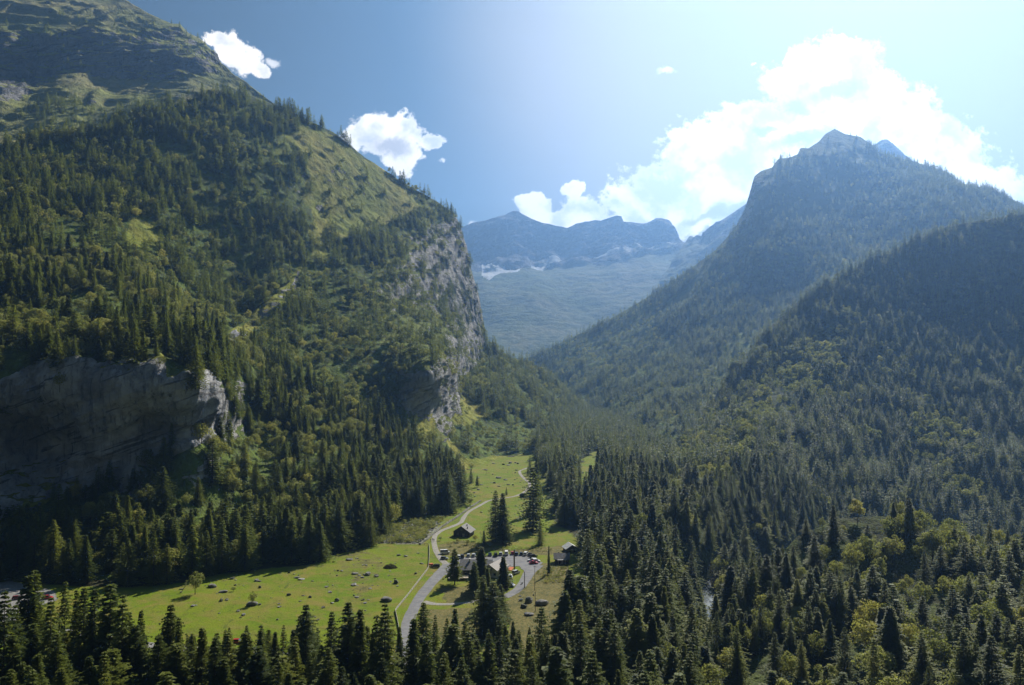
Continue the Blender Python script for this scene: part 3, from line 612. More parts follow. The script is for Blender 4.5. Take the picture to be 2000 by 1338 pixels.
for s_ in range(2):
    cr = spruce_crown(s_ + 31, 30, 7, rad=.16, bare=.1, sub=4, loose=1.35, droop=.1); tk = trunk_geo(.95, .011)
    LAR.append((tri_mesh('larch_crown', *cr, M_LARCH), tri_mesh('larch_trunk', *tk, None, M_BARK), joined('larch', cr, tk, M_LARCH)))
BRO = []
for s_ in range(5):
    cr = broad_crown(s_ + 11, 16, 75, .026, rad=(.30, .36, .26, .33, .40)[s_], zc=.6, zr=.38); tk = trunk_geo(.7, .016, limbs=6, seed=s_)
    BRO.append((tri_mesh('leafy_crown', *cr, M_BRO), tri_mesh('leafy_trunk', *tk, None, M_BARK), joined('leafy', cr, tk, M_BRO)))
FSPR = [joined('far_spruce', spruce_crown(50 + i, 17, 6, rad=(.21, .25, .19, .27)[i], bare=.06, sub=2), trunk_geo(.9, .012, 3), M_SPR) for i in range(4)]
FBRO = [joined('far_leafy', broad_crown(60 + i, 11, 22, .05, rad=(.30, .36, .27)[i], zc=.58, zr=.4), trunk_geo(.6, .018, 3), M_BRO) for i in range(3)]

# ------------------------------------------------------------------ planting
rng = np.random.RandomState(11)
pts = {'s': [], 'b': []}      # rows: x y z h w rot
def plant(cells, density_fn, broad_fn, per_m2, hs=(14, 27), hb=(9, 16), ylim=None):
    name, G, A, cx, cy, rk = cells
    dn = density_fn(cx, cy) * per_m2 * A * np.clip(1.05 + 1.7 * fbm((G[:-1, :-1] + G[1:, 1:]) / 2, 55., 3, 94), .12, 1.7)
    cnt = rng.poisson(dn)
    cnt = np.where((cx > -160) & (cx < 2160), cnt, 0)
    ii, jj_ = np.nonzero(cnt)
    rep = cnt[ii, jj_]; ii = np.repeat(ii, rep); jj_ = np.repeat(jj_, rep); n = len(ii)
    a, b = rng.rand(n), rng.rand(n)
    g = (G[ii, jj_] * ((1 - a) * (1 - b))[:, None] + G[ii + 1, jj_] * (a * (1 - b))[:, None] + G[ii, jj_ + 1] * ((1 - a) * b)[:, None] + G[ii + 1, jj_ + 1] * (a * b)[:, None])
    bf = broad_fn(cx, cy)[ii, jj_]
    clump = fbm(g, 45., 2, 91); isb = rng.rand(n) < np.clip(bf * (1 + 1.6 * clump), 0, 1)
    bush = inpoly(cx, cy, [(870, 760), (1000, 800), (1050, 860), (1050, 930), (880, 930)])[ii, jj_]
    hvar = 1 + .42 * fbm(g, 45., 3, 92)
    hh = np.where(isb, rng.uniform(*hb, n), rng.uniform(hs[0], hs[1], n) ) * hvar * np.where(rng.rand(n) < .22, rng.uniform(.4, .75, n), 1) * np.where(bush & isb, .62, 1)
    add(g[:, 0], g[:, 1], g[:, 2] - .3, hh, isb)
def add(x, y, z, h, isb):
    n = len(x); wv = np.where(isb, rng.uniform(.85, 1.25, n), rng.uniform(.85, 1.45, n) * np.where(y < 620, 1.2, 1.0)) * h; r_ = rng.rand(n) * 6.283
    arr = np.stack([x, y, z, h, wv, r_], -1)
    pts['s'].append(arr[~isb]); pts['b'].append(arr[isb])
C_ = {c[0]: c for c in CELLS}
plant(C_['wooded_mountainside'], L_density, L_broad, .0135, (13, 25), (8, 15))
plant(C_['right_mountain'], F_density, F_broad, .0065, (15, 26), (10, 16))
plant(C_['right_near_slope'], R_density, R_broad, .0105, (15, 27), (11, 18))
plant(C_['wooded_knoll'], lambda x, y: np.full(np.shape(x), 1.0), lambda x, y: np.where(y < 1150, .65, .45), .0145, (14, 23), (11, 17))
def M_density(x, y): return np.where(inpoly(x, y, [(20, 235), (120, 190), (200, 215), (380, 200), (560, 230), (560, 330), (0, 330)]), .35, np.where((y > 30) & (y < 140) & (x < 430), .05, 0.))
plant(C_['high_grassy_mountain'], M_density, lambda x, y: 0 * x, .006, (12, 20))
# valley floor forest
n = 60000
fy = 118 + (1900 - 118) * rng.rand(n) ** 1.0; fx = (rng.rand(n) * 2 - 1) * (fy * .70 + 20)
fz = floor_z(fx, fy); qx, qy = pix(fx, fy, fz)
j3 = fbm(np.stack([fx, fy, 0 * fx], -1), 14., 3, 80)
inn = inpoly(qx + 10 * j3, qy + 4 * j3, MEAD) & (fy > 262)
cellarea = (1900 - 118) * 2 * (fy * .70 + 20) / n
want = .0135 * np.where(fy < 262, 1.0, 1)
keep = (rng.rand(n) < want * cellarea) & ~inn & (np.abs(fx - river_x(fy)) > np.where(fy < 530, 8, 2))
keep &= ~((fy < 262) & inpoly(qx, qy, [(770, 1200), (835, 1100), (850, 1300), (790, 1500), (740, 1500)]))
keep &= ~((fy < 330) & inpoly(qx, qy, [(-300, 1120), (60, 1120), (120, 1160), (100, 1205), (30, 1260), (-300, 1260)]))
keep &= ~inpoly(qx, qy, [(870, 860), (1048, 860), (1048, 912), (900, 945), (870, 940)])
keep &= ~((fy > 430) & (fx > np.interp(fy, [400, 474, 600, 900], [66, 78, 98, 130]) + 60))
keep &= (qy < 1338 + 28 * F / fy)
fx, fy, fz = fx[keep], fy[keep], fz[keep]; qx = qx[keep]; qy = qy[keep]
hh = rng.uniform(16, 28, len(fx))
# foreground belt: keep tops under the meadow
fg = (fy < 262) & (qx < 1100)
zt_lim = P(qx, 1215 + 30 * rng.rand(len(fx)), fy)[:, 2]
hh = np.where(fg, np.minimum(hh, zt_lim - fz), hh)
ok = hh > 8; fx, fy, fz, hh, qx = fx[ok], fy[ok], fz[ok], hh[ok], qx[ok]
isb = rng.rand(len(fx)) < np.where(qx > 1150, .12, .05)
add(fx, fy, fz - .2, np.where(isb, hh * .7, hh), isb)

S_ = np.concatenate(pts['s']); B_ = np.concatenate(pts['b'])
print('TREES', len(S_), len(B_))

def scatter(name, arr, meshes_near, meshes_far, split, label):
    """one object of uncountable forest: a point per tree, each instanced"""
    protos = bpy.data.collections.new(name + '_kinds')
    for i, me in enumerate(meshes_near + meshes_far):
        po = bpy.data.objects.new('%s_kind_%02d' % (name, i), me); protos.objects.link(po)
    nn, nf = len(meshes_near), len(meshes_far)
    idx = np.where(arr[:, 1] < split, rng.randint(0, nn, len(arr)), nn + rng.randint(0, nf, len(arr)))
    me = bpy.data.meshes.new(name); me.vertices.add(len(arr)); me.vertices.foreach_set('co', arr[:, :3].astype(np.float32).ravel())
    a = me.attributes.new('kind_index', 'INT', 'POINT'); a.data.foreach_set('value', idx.astype(np.int32))
    a = me.attributes.new('turn', 'FLOAT_VECTOR', 'POINT'); a.data.foreach_set('vector', np.stack([0 * arr[:, 5], 0 * arr[:, 5], arr[:, 5]], -1).astype(np.float32).ravel())
    a = me.attributes.new('size', 'FLOAT_VECTOR', 'POINT'); a.data.foreach_set('vector', np.stack([arr[:, 4], arr[:, 4], arr[:, 3]], -1).astype(np.float32).ravel())
    o = link(name, me)
    ng = bpy.data.node_groups.new(name, 'GeometryNodeTree'); ng.interface.new_socket('Geometry', in_out='INPUT', socket_type='NodeSocketGeometry'); ng.interface.new_socket('Geometry', in_out='OUTPUT', socket_type='NodeSocketGeometry')
    N_ = ng.nodes; gi = N_.new('NodeGroupInput'); go = N_.new('NodeGroupOutput'); ci = N_.new('GeometryNodeCollectionInfo'); ci.inputs['Collection'].default_value = protos; ci.inputs['Separate Children'].default_value = True; ci.inputs['Reset Children'].default_value = True
    ip = N_.new('GeometryNodeInstanceOnPoints'); ip.inputs['Pick Instance'].default_value = True
    def na(nm, ty):
        q = N_.new('GeometryNodeInputNamedAttribute'); q.data_type = ty; q.inputs[0].default_value = nm; return [s for s in q.outputs if s.enabled][0]
    Lk = ng.links.new; Lk(gi.outputs[0], ip.inputs['Points']); Lk(ci.outputs[0], ip.inputs['Instance']); Lk(na('kind_index', 'INT'), ip.inputs['Instance Index'])
    er = N_.new('FunctionNodeEulerToRotation'); Lk(na('turn', 'FLOAT_VECTOR'), er.inputs[0]); Lk(er.outputs[0], ip.inputs['Rotation']); Lk(na('size', 'FLOAT_VECTOR'), ip.inputs['Scale']); Lk(ip.outputs[0], go.inputs[0])
    md = o.modifiers.new('forest', 'NODES'); md.node_group = ng
    tag(o, label, 'forest', kind='stuff'); return o
def most_visible(arr_list, n_each):
    """walk the trees from near to far and note how much of each stays uncovered"""
    allp = np.concatenate([np.c_[a, np.full(len(a), i), np.arange(len(a))] for i, a in enumerate(arr_list)])
    allp = allp[np.argsort(allp[:, 1])]
    cov = np.zeros((268, 400), bool); sc = [np.zeros(len(a)) for a in arr_list]
    bx, by = pix(allp[:, 0], allp[:, 1], allp[:, 2]); tx, ty = pix(allp[:, 0], allp[:, 1], allp[:, 2] + allp[:, 3])
    ok = (allp[:, 1] < 900) & (allp[:, 1] > 60)
    for q in np.nonzero(ok)[0]:
        hw = .14 * (by[q] - ty[q]); a0, a1 = int((bx[q] - hw) / 5), int((bx[q] + hw) / 5) + 1; b0, b1 = int(ty[q] / 5), int(by[q] / 5) + 1
        a0, a1, b0, b1 = max(0, a0), min(400, a1), max(0, b0), min(268, b1)
        if a1 <= a0 or b1 <= b0: continue
        blk = cov[b0:b1, a0:a1]; sc[int(allp[q, 6])][int(allp[q, 7])] = (~blk).sum(); cov[b0:b1, a0:a1] = True
    return [np.argsort(-s)[:n_] for s, n_ in zip(sc, n_each)]
IS, IB = most_visible([S_, B_], [235, 265])
IND_S, IND_B = S_[IS], B_[IB]
S_ = np.delete(S_, IS, 0); B_ = np.delete(B_, IB, 0)
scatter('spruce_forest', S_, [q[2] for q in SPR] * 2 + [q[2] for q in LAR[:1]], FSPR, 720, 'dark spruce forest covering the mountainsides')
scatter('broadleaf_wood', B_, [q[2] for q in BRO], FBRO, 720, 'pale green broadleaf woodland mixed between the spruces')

# ------------------------------------------------------------------ things: helpers
def thing(name, label, cat, loc, rotz=0.0, group=None):
    o = bpy.data.objects.new(name, None); COL.objects.link(o); o.location = loc; o.rotation_euler = (0, 0, rotz); o.empty_display_size = .5
    return tag(o, label, cat, group)
def copy_tree(o, loc, rotz, label=None, group=None, scale=None, mats=None):
    def cp(src, par):
        c = src.copy(); COL.objects.link(c); c.parent = par
        if par is not None: c.matrix_parent_inverse = src.matrix_parent_inverse
        for k in [x for x in src.children]: cp(k, c)
        return c
    r = cp(o, None); r.location = loc; r.rotation_euler = (0, 0, rotz)
    if scale: r.scale = scale
    if label: r['label'] = label
    if group: r['group'] = group
    return r
class MB:
    def __init__(s): s.V = []; s.F = []
    def box(s, c, d, rot=0.0, taper=1.0):
        i = len(s.V); cr, sr = math.cos(rot), math.sin(rot)
        for z in (-1, 1):
            k = taper if z > 0 else 1
            for x, y in ((-1, -1), (1, -1), (1, 1), (-1, 1)):
                px, py = x * d[0] / 2 * k, y * d[1] / 2 * k; s.V.append((c[0] + px * cr - py * sr, c[1] + px * sr + py * cr, c[2] + z * d[2] / 2))
        s.F += [(i, i + 3, i + 2, i + 1), (i + 4, i + 5, i + 6, i + 7)] + [(i + a, i + b, i + b + 4, i + a + 4) for a, b in ((0, 1), (1, 2), (2, 3), (3, 0))]
    def prism(s, prof, y0, y1, inset=None):
        """profile in x,z pushed along y"""
        i = len(s.V); n = len(prof)
        for y in (y0, y1):
            for x, z in prof: s.V.append((x, y, z))
        s.F += [tuple(range(i, i + n)), tuple(range(i + 2 * n - 1, i + n - 1, -1))] + [(i + k, i + n + k, i + n + (k + 1) % n, i + (k + 1) % n) for k in range(n)]
    def tube(s, p0, p1, r0, r1=None, n=8):
        r1 = r0 if r1 is None else r1; p0 = Vector(p0); p1 = Vector(p1); i = len(s.V); ax = (p1 - p0).normalized(); sx = ax.orthogonal().normalized(); sy = ax.cross(sx)
        for p, r in ((p0, r0), (p1, r1)):
            for k in range(n): s.V.append(tuple(p + (sx * math.cos(6.2832 * k / n) + sy * math.sin(6.2832 * k / n)) * r))
        s.F += [(i + k, i + (k + 1) % n, i + n + (k + 1) % n, i + n + k) for k in range(n)] + [tuple(range(i + n - 1, i - 1, -1)), tuple(range(i + n, i + 2 * n))]
    def poly(s, pts): i = len(s.V); s.V += [tuple(p) for p in pts]; s.F.append(tuple(range(i, i + len(pts))))
    def build(s, name, mat, parent=None, bevel=0.0):
        me = bpy.data.meshes.new(name); me.from_pydata(s.V, [], s.F); me.update()
        bm = bmesh.new(); bm.from_mesh(me); bmesh.ops.recalc_face_normals(bm, faces=bm.faces)
        if bevel: bmesh.ops.bevel(bm, geom=bm.edges[:], offset=bevel, segments=2, affect='EDGES', clamp_overlap=True)
        bm.to_mesh(me); bm.free()
        return link(name, me, mat, parent)
def on_floor(px, py):
    D = float(floorD(py)); 
    for _ in range(6):
        p = P(px, py, D); z = float(floor_z(p[0], p[1])); D = float(floorD(py, z))
    p = P(px, py, D); return Vector((float(p[0]), float(p[1]), float(floor_z(p[0], p[1]))))
def simple(name, c, c2=None, scale=3.0, rough=.8, stretch=(1, 1, 1), spec=.3, metal=0.0, bump=.3, lo=.35, hi=.65):
    m, t = mat_new(name); pos = t.n('ShaderNodeTexCoord').outputs['Object']; c2 = c2 or tuple(x * .75 for x in c)
    n = t.noise(t.vmul(pos, stretch), scale, 4, .6); finish(t, t.mix(t.ramp(n, lo, hi), c, c2), rough, n, bump, .05, spec, metal); return m
M_ASPH = simple('asphalt', (.13, .13, .135), (.185, .18, .175), .35, .9)
M_GRAVEL = simple('gravel', (.15, .145, .135), (.24, .23, .21), 1.2, .95)
M_DIRT = simple('path_gravel', (.20, .185, .155), (.28, .26, .22), .8, .95)
M_PLANK = simple('weathered_planks', (.045, .032, .022), (.09, .068, .048), 2.0, .85, (1, 1, .15))
M_PALEWOOD = simple('pale_wood', (.42, .36, .27), (.30, .25, .19), 2, .8)
M_SHINGLE = simple('grey_shingles', (.13, .125, .12), (.20, .19, .175), 3.0, .8, (1, .4, 1))
M_LIGHTROOF = simple('light_sheet_roof', (.55, .56, .55), (.42, .41, .38), .8, .5)
M_TANROOF = simple('tan_roof', (.23, .20, .17), (.18, .16, .14), 1.2, .7)
M_WHITEWALL = simple('white_render', (.62, .6, .55), (.5, .48, .43), .8, .9)
M_STONE = simple('boulder_stone', (.11, .105, .095), (.27, .26, .24), .9, .95, bump=.8)
M_MOSSY = simple('mossy_stone', (.07, .075, .04), (.20, .19, .16), .8, .95, bump=.8)
M_PALEST = simple('pale_stone', (.50, .48, .44), (.35, .33, .3), 1.2, .9, bump=.6)
M_FENCE = simple('bleached_fence_wood', (.50, .47, .41), (.36, .33, .28), 1.5, .85)
M_POLE = simple('pole_wood', (.10, .08, .06), (.16, .13, .10), 2, .9)
M_GLASS = simple('dark_glass', (.012, .015, .018), (.02, .022, .025), 1, .12, spec=.7, bump=0)
M_TYRE = simple('tyre', (.02, .02, .02), None, 4, .9); M_RIM = simple('rim_metal', (.45, .45, .46), None, 4, .35, metal=.8)
M_YEL = simple('yellow_cloth', (.75, .50, .04), (.62, .40, .03), 1, .8); M_ORA = simple('orange_cloth', (.62, .16, .04), (.5, .13, .05), 1, .8)
M_RIVER = simple('river_water', (.025, .045, .06), (.20, .24, .27), .35, .15, (1, .3, 1), .6, lo=.5, hi=.68)
PAINT = {n: simple('%s_paint' % n, c, tuple(x * .9 for x in c), .6, .28, spec=.6, bump=0) for n, c in dict(white=(.75, .75, .74), silver=(.45, .47, .48), black=(.015, .015, .018), navy=(.03, .04, .075), red=(.38, .015, .02), grey=(.14, .145, .15), darkred=(.16, .012, .02)).items()}

# ------------------------------------------------------------------ roads, lot, river (all part of the setting)
def ribbon(name, pts, widths, mat, lift=.09, step=1.5, water=False, label=None):
    p = [on_floor(*q) if not water else Vector((q[0], q[1], 0)) for q in pts]
    p = np.array([(a.x, a.y) for a in p]); s = np.r_[0, np.cumsum(np.hypot(*np.diff(p, axis=0).T))]; n = int(s[-1] / step) + 2
    q = np.linspace(0, s[-1], n); X = np.interp(q, s, p[:, 0]); Y = np.interp(q, s, p[:, 1]); Wd = np.interp(q, s, widths)
    for _ in range(14):
        X[1:-1] = (X[:-2] + 2 * X[1:-1] + X[2:]) / 4; Y[1:-1] = (Y[:-2] + 2 * Y[1:-1] + Y[2:]) / 4
    tx, ty = np.gradient(X), np.gradient(Y); l = np.hypot(tx, ty); nx_, ny_ = -ty / l, tx / l
    Wd = Wd * (1 + .10 * fbm(np.stack([X, Y, 0 * X], -1), 5., 2, 101))
    V = []; m = 5
    for k in range(m):
        o_ = (k / (m - 1) - .5) * Wd; x, y = X + nx_ * o_, Y + ny_ * o_
        z = floor_z(x, y) + lift - (.06 if k in (0, m - 1) else 0); V.append(np.stack([x, y, z], -1))
    V = np.stack(V, 1); idx = np.arange(n * m).reshape(n, m); fc = np.stack([idx[:-1, :-1], idx[:-1, 1:], idx[1:, 1:], idx[1:, :-1]], -1).reshape(-1, 4)
    o = link(name, np_mesh(name, V.reshape(-1, 3), fc), mat); return tag(o, label, kind='structure')
ribbon('road', [(760, 1400), (784, 1300), (790, 1240), (800, 1205), (820, 1166), (845, 1135), (868, 1112), (884, 1100)], [5.2, 5, 4.8, 4.6, 4.8, 5.2, 6.5, 8], M_ASPH, label='grey asphalt road curving up past the meadow')
ribbon('path', [(872, 1102), (860, 1092), (851, 1075), (847, 1058), (849, 1046), (862, 1036), (885, 1028), (901, 1021), (906, 1010), (914, 1000), (936, 988), (955, 977), (985, 973), (1005, 970), (1022, 963), (1034, 952), (1035, 944), (1024, 935), (1016, 926), (1014, 920), (1030, 914)], [3.4] + [2.9] * 8 + [2.6] * 12, M_DIRT, .12, label='narrow gravel path winding up the valley')
ribbon('side_road', [(826, 1176), (845, 1181), (880, 1181), (925, 1176), (960, 1168), (990, 1165)], [4.5, 3, 2.6, 2.6, 2.6, 3.], M_DIRT, .12)
ribbon('car_park_lane', [(1044, 1104), (1034, 1118), (1022, 1140), (1010, 1154), (985, 1167)], [9, 5.5, 4.6, 4.2, 4], M_ASPH, .13)
ribbon('valley_road', [(120, 1232), (300, 1262), (500, 1278), (650, 1284), (760, 1290), (790, 1295)], [4, 4.5, 5, 7, 8, 7], M_GRAVEL, .14)
ribbon('river', [tuple(q) for q in RIVER], [9, 8, 8, 9, 8, 7, 7, 6, 4, 4, 4], M_RIVER, .7, 3, True, label='pale mountain river in the dark gorge')
def patch(name, poly, mat, lift, cell=.6, label=None):
    w_ = np.array([(on_floor(*q).x, on_floor(*q).y) for q in poly]); x0, y0 = w_.min(0) - 1; x1, y1 = w_.max(0) + 1
    X, Y = np.meshgrid(np.arange(x0, x1, cell), np.arange(y0, y1, cell), indexing='ij'); jt = .9 * fbm(np.stack([X, Y, 0 * X], -1), 3., 2, 55)
    ins = inpoly(X + jt, Y + jt, [tuple(q) for q in w_]); V = np.stack([X, Y, floor_z(X, Y) + lift], -1).reshape(-1, 3)
    idx = np.arange(X.size).reshape(X.shape); keep = ins[:-1, :-1] & ins[1:, :-1] & ins[1:, 1:] & ins[:-1, 1:]
    fc = np.stack([idx[:-1, :-1], idx[1:, :-1], idx[1:, 1:], idx[:-1, 1:]], -1)[keep]; used = np.unique(fc); mp = np.zeros(X.size, int); mp[used] = np.arange(len(used))
    o = link(name, np_mesh(name, V[used], mp[fc]), mat); return tag(o, label, kind='structure')
patch('car_park', [(868, 1108), (880, 1098), (893, 1089), (930, 1087), (955, 1086), (985, 1082), (1040, 1085), (1052, 1094), (1062, 1101), (1050, 1108), (1036, 1119), (1024, 1117), (1012, 1107), (990, 1108), (950, 1104), (904, 1104), (890, 1122), (868, 1124)], M_ASPH, .15, label='grey car park behind the restaurant')
patch('gravel_lot', [(-60, 1126), (10, 1130), (60, 1143), (112, 1156), (114, 1172), (60, 1190), (30, 1215), (-60, 1215)], M_GRAVEL, .10, .9, label='grey gravel lot at the left edge of the meadow')

# ------------------------------------------------------------------ cars
def make_car(kind, paint):
    L_, W_, H_ = dict(hatch=(4.0, 1.75, 1.48), estate=(4.6, 1.8, 1.5), suv=(4.5, 1.85, 1.75), van=(4.9, 1.95, 2.15), saloon=(4.5, 1.8, 1.42))[kind]
    h = L_ / 2; belt = .55 * H_ + .05; b = MB(); r = thing('parked_car', 'car', 'car', (0, 0, 0))
    hood = {'van': belt - .02, 'suv': belt - .05}.get(kind, belt - .12); nose = h * (.98)
    prof = [(-h, .32), (-h, belt - .15), (-h + .12, belt), (h * .42, belt), (nose - .25, hood - .1), (nose, hood - .32), (h, .32), (h * .3, .22), (-h * .6, .22)]
    b.prism(prof, -W_ / 2, W_ / 2); b.build('body', PAINT[paint], r, .07)
    back, front, tb, tf = {'hatch': (-h + .1, h * .45, -h + .45, h * .05), 'estate': (-h + .08, h * .42, -h + .35, h * .06), 'suv': (-h + .06, h * .45, -h + .25, h * .12), 'van': (-h + .04, h * .72, -h + .12, h * .45), 'saloon': (-h * .78, h * .42, -h * .42, h * .05)}[kind]
    g = MB(); g.prism([(back, belt - .03), (tb, H_ - .06), (tf, H_ - .06), (front, belt - .03)], -W_ / 2 + .1, W_ / 2 - .1); gl = g.build('windows', M_GLASS, r)
    for v_ in gl.data.vertices:
        if v_.co.z > belt: v_.co.y *= .84
    t_ = MB(); t_.box(((tb + tf) / 2, 0, H_ - .04), (tf - tb + .12, (W_ - .2) * .86, .07)); 
    for sx in (-1, 1):
        for (xa, xb) in ((back, tb), (front, tf)): t_.tube((xa, sx * (W_ / 2 - .1), belt), (xb, sx * (W_ / 2 - .1) * .84, H_ - .04), .045, .045, 5)
    t_.build('roof', PAINT[paint], r)
    for x in (-h * .6, h * .62):
        for s in (-1, 1):
            wh = MB(); wh.tube((x, s * (W_ / 2 - .2), .32), (x, s * (W_ / 2 + .01), .32), .32, .32, 14); wo = wh.build('wheel', M_TYRE, r)
            ri = MB(); ri.tube((x, s * (W_ / 2 - .05), .32), (x, s * (W_ / 2 + .02), .32), .2, .19, 10); ri.build('rim', M_RIM, wo)
    for s in (-1, 1):
        hl = MB(); hl.box((h - .03, s * (W_ / 2 - .28), hood - .34), (.1, .34, .14)); hl.build('headlight', M_RIM, r)
    return r
CARS = [  # px, py, heading deg (0 = nose to the right, 90 = nose away), kind, paint, label
    (896, 1090, 95, 'hatch', 'white', 'white hatchback half hidden by the spruce at the left end of the car row'), (903, 1089.5, 92, 'suv', 'black', 'black tall car, nearest the spruce in the rear car row'),
    (915, 1087.5, 90, 'hatch', 'silver', 'silver hatchback left of its silver twin behind the restaurant roof'), (925, 1087, 88, 'estate', 'silver', 'silver estate car just behind the left restaurant roof'), (937, 1086, 90, 'hatch', 'grey', 'dark grey hatchback half hidden by the larch crown'),
    (957, 1085.5, 92, 'saloon', 'navy', 'dark blue car behind the pale roof peak'), (968, 1086.5, 95, 'suv', 'black', 'black car standing slightly forward in the rear row'), (978, 1084, 90, 'estate', 'silver', 'silver estate car between the black car and the white van'),
    (989, 1084, 90, 'van', 'white', 'tall white van parked in the rear row'), (1001, 1083, 92, 'hatch', 'red', 'bright red hatchback in the rear car row'), (1009, 1084, 85, 'estate', 'navy', 'navy estate car right of the red hatchback'),
    (1018, 1084, 90, 'hatch', 'black', 'small black hatchback between navy and white cars'), (1027.5, 1084.5, 70, 'suv', 'white', 'white off-road car parked askew in the rear row'), (1035.5, 1085.5, 70, 'saloon', 'black', 'black saloon beside the white off-road car'), (1042, 1088.5, 35, 'estate', 'black', 'black estate car at the right end of the rear row'),
    (1039, 1096.5, 175, 'estate', 'white', 'white estate car side on, just behind the red car'), (1047.5, 1098, 5, 'hatch', 'white', 'white hatchback at the far right of the car park'), (1042.5, 1101.5, 0, 'saloon', 'red', 'red saloon parked side on in the open car park'),
    (1008, 1121, 55, 'suv', 'silver', 'silver off-road car on the grass by the orange awning'), (997, 1129.5, 85, 'suv', 'white', 'white off-road car alone on the grass below the awning'), (987, 1142, 160, 'estate', 'black', 'black estate car beside the white one under the trees'), (996, 1145.5, 155, 'saloon', 'white', 'white saloon nearest the lane bend'),
    (984.5, 1150, 120, 'hatch', 'darkred', 'dark red hatchback lowest by the big spruces'), (850, 1108.5, 178, 'estate', 'black', 'black estate car beside the white fence'), (869, 1082, 10, 'van', 'white', 'white van on the grass left of the spruce'), (868, 1093, 0, 'hatch', 'grey', 'grey hatchback on the grass below the white van'),
    (34, 1171, 20, 'hatch', 'darkred', 'dark red car on the gravel lot at far left'), (93, 1170, 15, 'hatch', 'red', 'red car among the foreground spruce tops at left'), (465, 1257, 5, 'hatch', 'red', 'red car on the valley road behind the foreground spruces')]
proto = {}
for (px, py, hd, kind, paint, lab) in CARS:
    p = on_floor(px, py); p.z += .16
    if (kind, paint) not in proto: r = make_car(kind, paint); proto[(kind, paint)] = r; r.location = p; r.rotation_euler = (0, 0, R(hd)); r['label'] = lab
    else: r = copy_tree(proto[(kind, paint)], p, R(hd), lab)
    r['group'] = 'cars parked around the mountain restaurant' if px > 500 else 'cars left along the valley road'
# motorcycle beside the lane
p = on_floor(1019, 1142); r = thing('motorcycle', 'parked motorcycle with white fairing beside the lane pole', 'motorcycle', p, R(60))
for x in (-.7, .7): wm = MB(); wm.tube((x, -.07, .32), (x, .07, .32), .32, .32, 14); wm.build('wheel', M_TYRE, r)
b = MB(); b.box((.15, 0, .75), (.7, .3, .45), 0, .7); b.box((.6, 0, .95), (.35, .4, .4), 0, .6); b.build('fairing', PAINT['white'], r, .04)
b = MB(); b.box((-.4, 0, .85), (.75, .28, .14)); b.build('seat', M_TYRE, r, .03); b = MB(); b.tube((.7, 0, .3), (.5, 0, 1.1), .05); b.tube((.5, -.35, 1.12), (.5, .35, 1.12), .025); b.build('handlebar', M_RIM, r)
# orange trailer by the fence
p = on_floor(842, 1106); r = thing('utility_trailer', 'small orange utility trailer against the white fence', 'trailer', p, R(15))
b = MB(); b.box((0, 0, .95), (1.9, 1.3, .9)); b.build('box', M_ORA, r, .04); b = MB(); b.tube((.9, 0, .5), (1.9, 0, .5), .05); b.build('drawbar', M_RIM, r)
for s in (-1, 1): wm = MB(); wm.tube((0, s * .68, .3), (0, s * .82, .3), .3, .3, 12); wm.build('wheel', M_TYRE, r)

# ------------------------------------------------------------------ buildings
def gable(name, label, cat, loc, rot, wx, wy, wall_h, peak, mat_wall, mat_roof, over=.6, windows=(), doors=(), chimneys=(), thick=.16, trim=None, wall_cut=0.0):
    """ridge along local y; gable ends face +-y. windows: (side, u, z, w, h) side in 'f','b','l','r'"""
    r = thing(name, label, cat, loc, rot); b = MB()
    b.prism([(-wx / 2, -.6), (wx / 2, -.6), (wx / 2, wall_h), (0, peak), (-wx / 2, wall_h)], -wy / 2, wy / 2); b.build('wall', mat_wall, r)
    rise = (peak - wall_h) / (wx / 2); b = MB(); ex = wx / 2 + over; ez = wall_h - rise * over; y0, y1 = -wy / 2 - over, wy / 2 + over
    for s in (-1, 1):
        b.prism([(0, peak + .03), (s * ex, ez + .03), (s * ex, ez + thick + .03), (0, peak + thick + .03)], y0, y1)
    rf = b.build('roof', mat_roof, r)
    if trim:
        b = MB()
        for s in (-1, 1):
            for y in (y0 - .04, y1 + .04): b.prism([(0, peak - .10), (s * ex, ez - .10), (s * ex, ez + thick + .06), (0, peak + thick + .06)], y - .03, y + .03)
        b.build('barge_board', trim, rf)
    def face(side, u_, z_, w_, h_, d_, nm, mt, par):
        b = MB()
        if side in 'fb': sg = -1 if side == 'f' else 1; b.box((u_, sg * (wy / 2 + d_ / 2 - .02), z_), (w_, d_, h_))
        else: sg = -1 if side == 'l' else 1; b.box((sg * (wx / 2 + d_ / 2 - .02), u_, z_), (d_, w_, h_))
        return b.build(nm, mt, par)
    for (sd_, u_, z_, w_, h_) in windows:
        fr = face(sd_, u_, z_, w_ + .18, h_ + .18, .06, 'window', M_PALEWOOD, r); face(sd_, u_, z_, w_, h_, .09, 'pane', M_GLASS, fr)
    for (sd_, u_, z_, w_, h_) in doors: face(sd_, u_, z_, w_, h_, .08, 'door', M_PALEWOOD, r)
    for (cx_, cy_, ch, cw) in chimneys:
        zb = peak - abs(cx_) * rise; b = MB(); b.box((cx_, cy_, zb + ch / 2 - .3), (cw, cw, ch + .6)); b.box((cx_, cy_, zb + ch + .05), (cw + .18, cw + .18, .1)); b.build('chimney', M_TYRE if cw < .5 else M_WHITEWALL, rf)
    return r
p = on_floor(905, 1049); p.z += .1
gable('alpine_barn', 'dark timber barn with grey shingle roof above the path bend', 'barn', p + Vector((0, 4.5, 0)), R(-14), 9.6, 9, 2.9, 6.0, M_PLANK, M_SHINGLE, .8,
      windows=(('f', -2.2, 1.5, .7, .7), ('f', 0, 3.9, .6, .6), ('r', 1.5, 1.5, .7, .7)), doors=(('f', 1.2, .9, 1.2, 1.9),), chimneys=((1.6, 1.0, 1.0, .4), (2.9, -2.2, 1.2, .4)))
p = on_floor(1098, 1102)
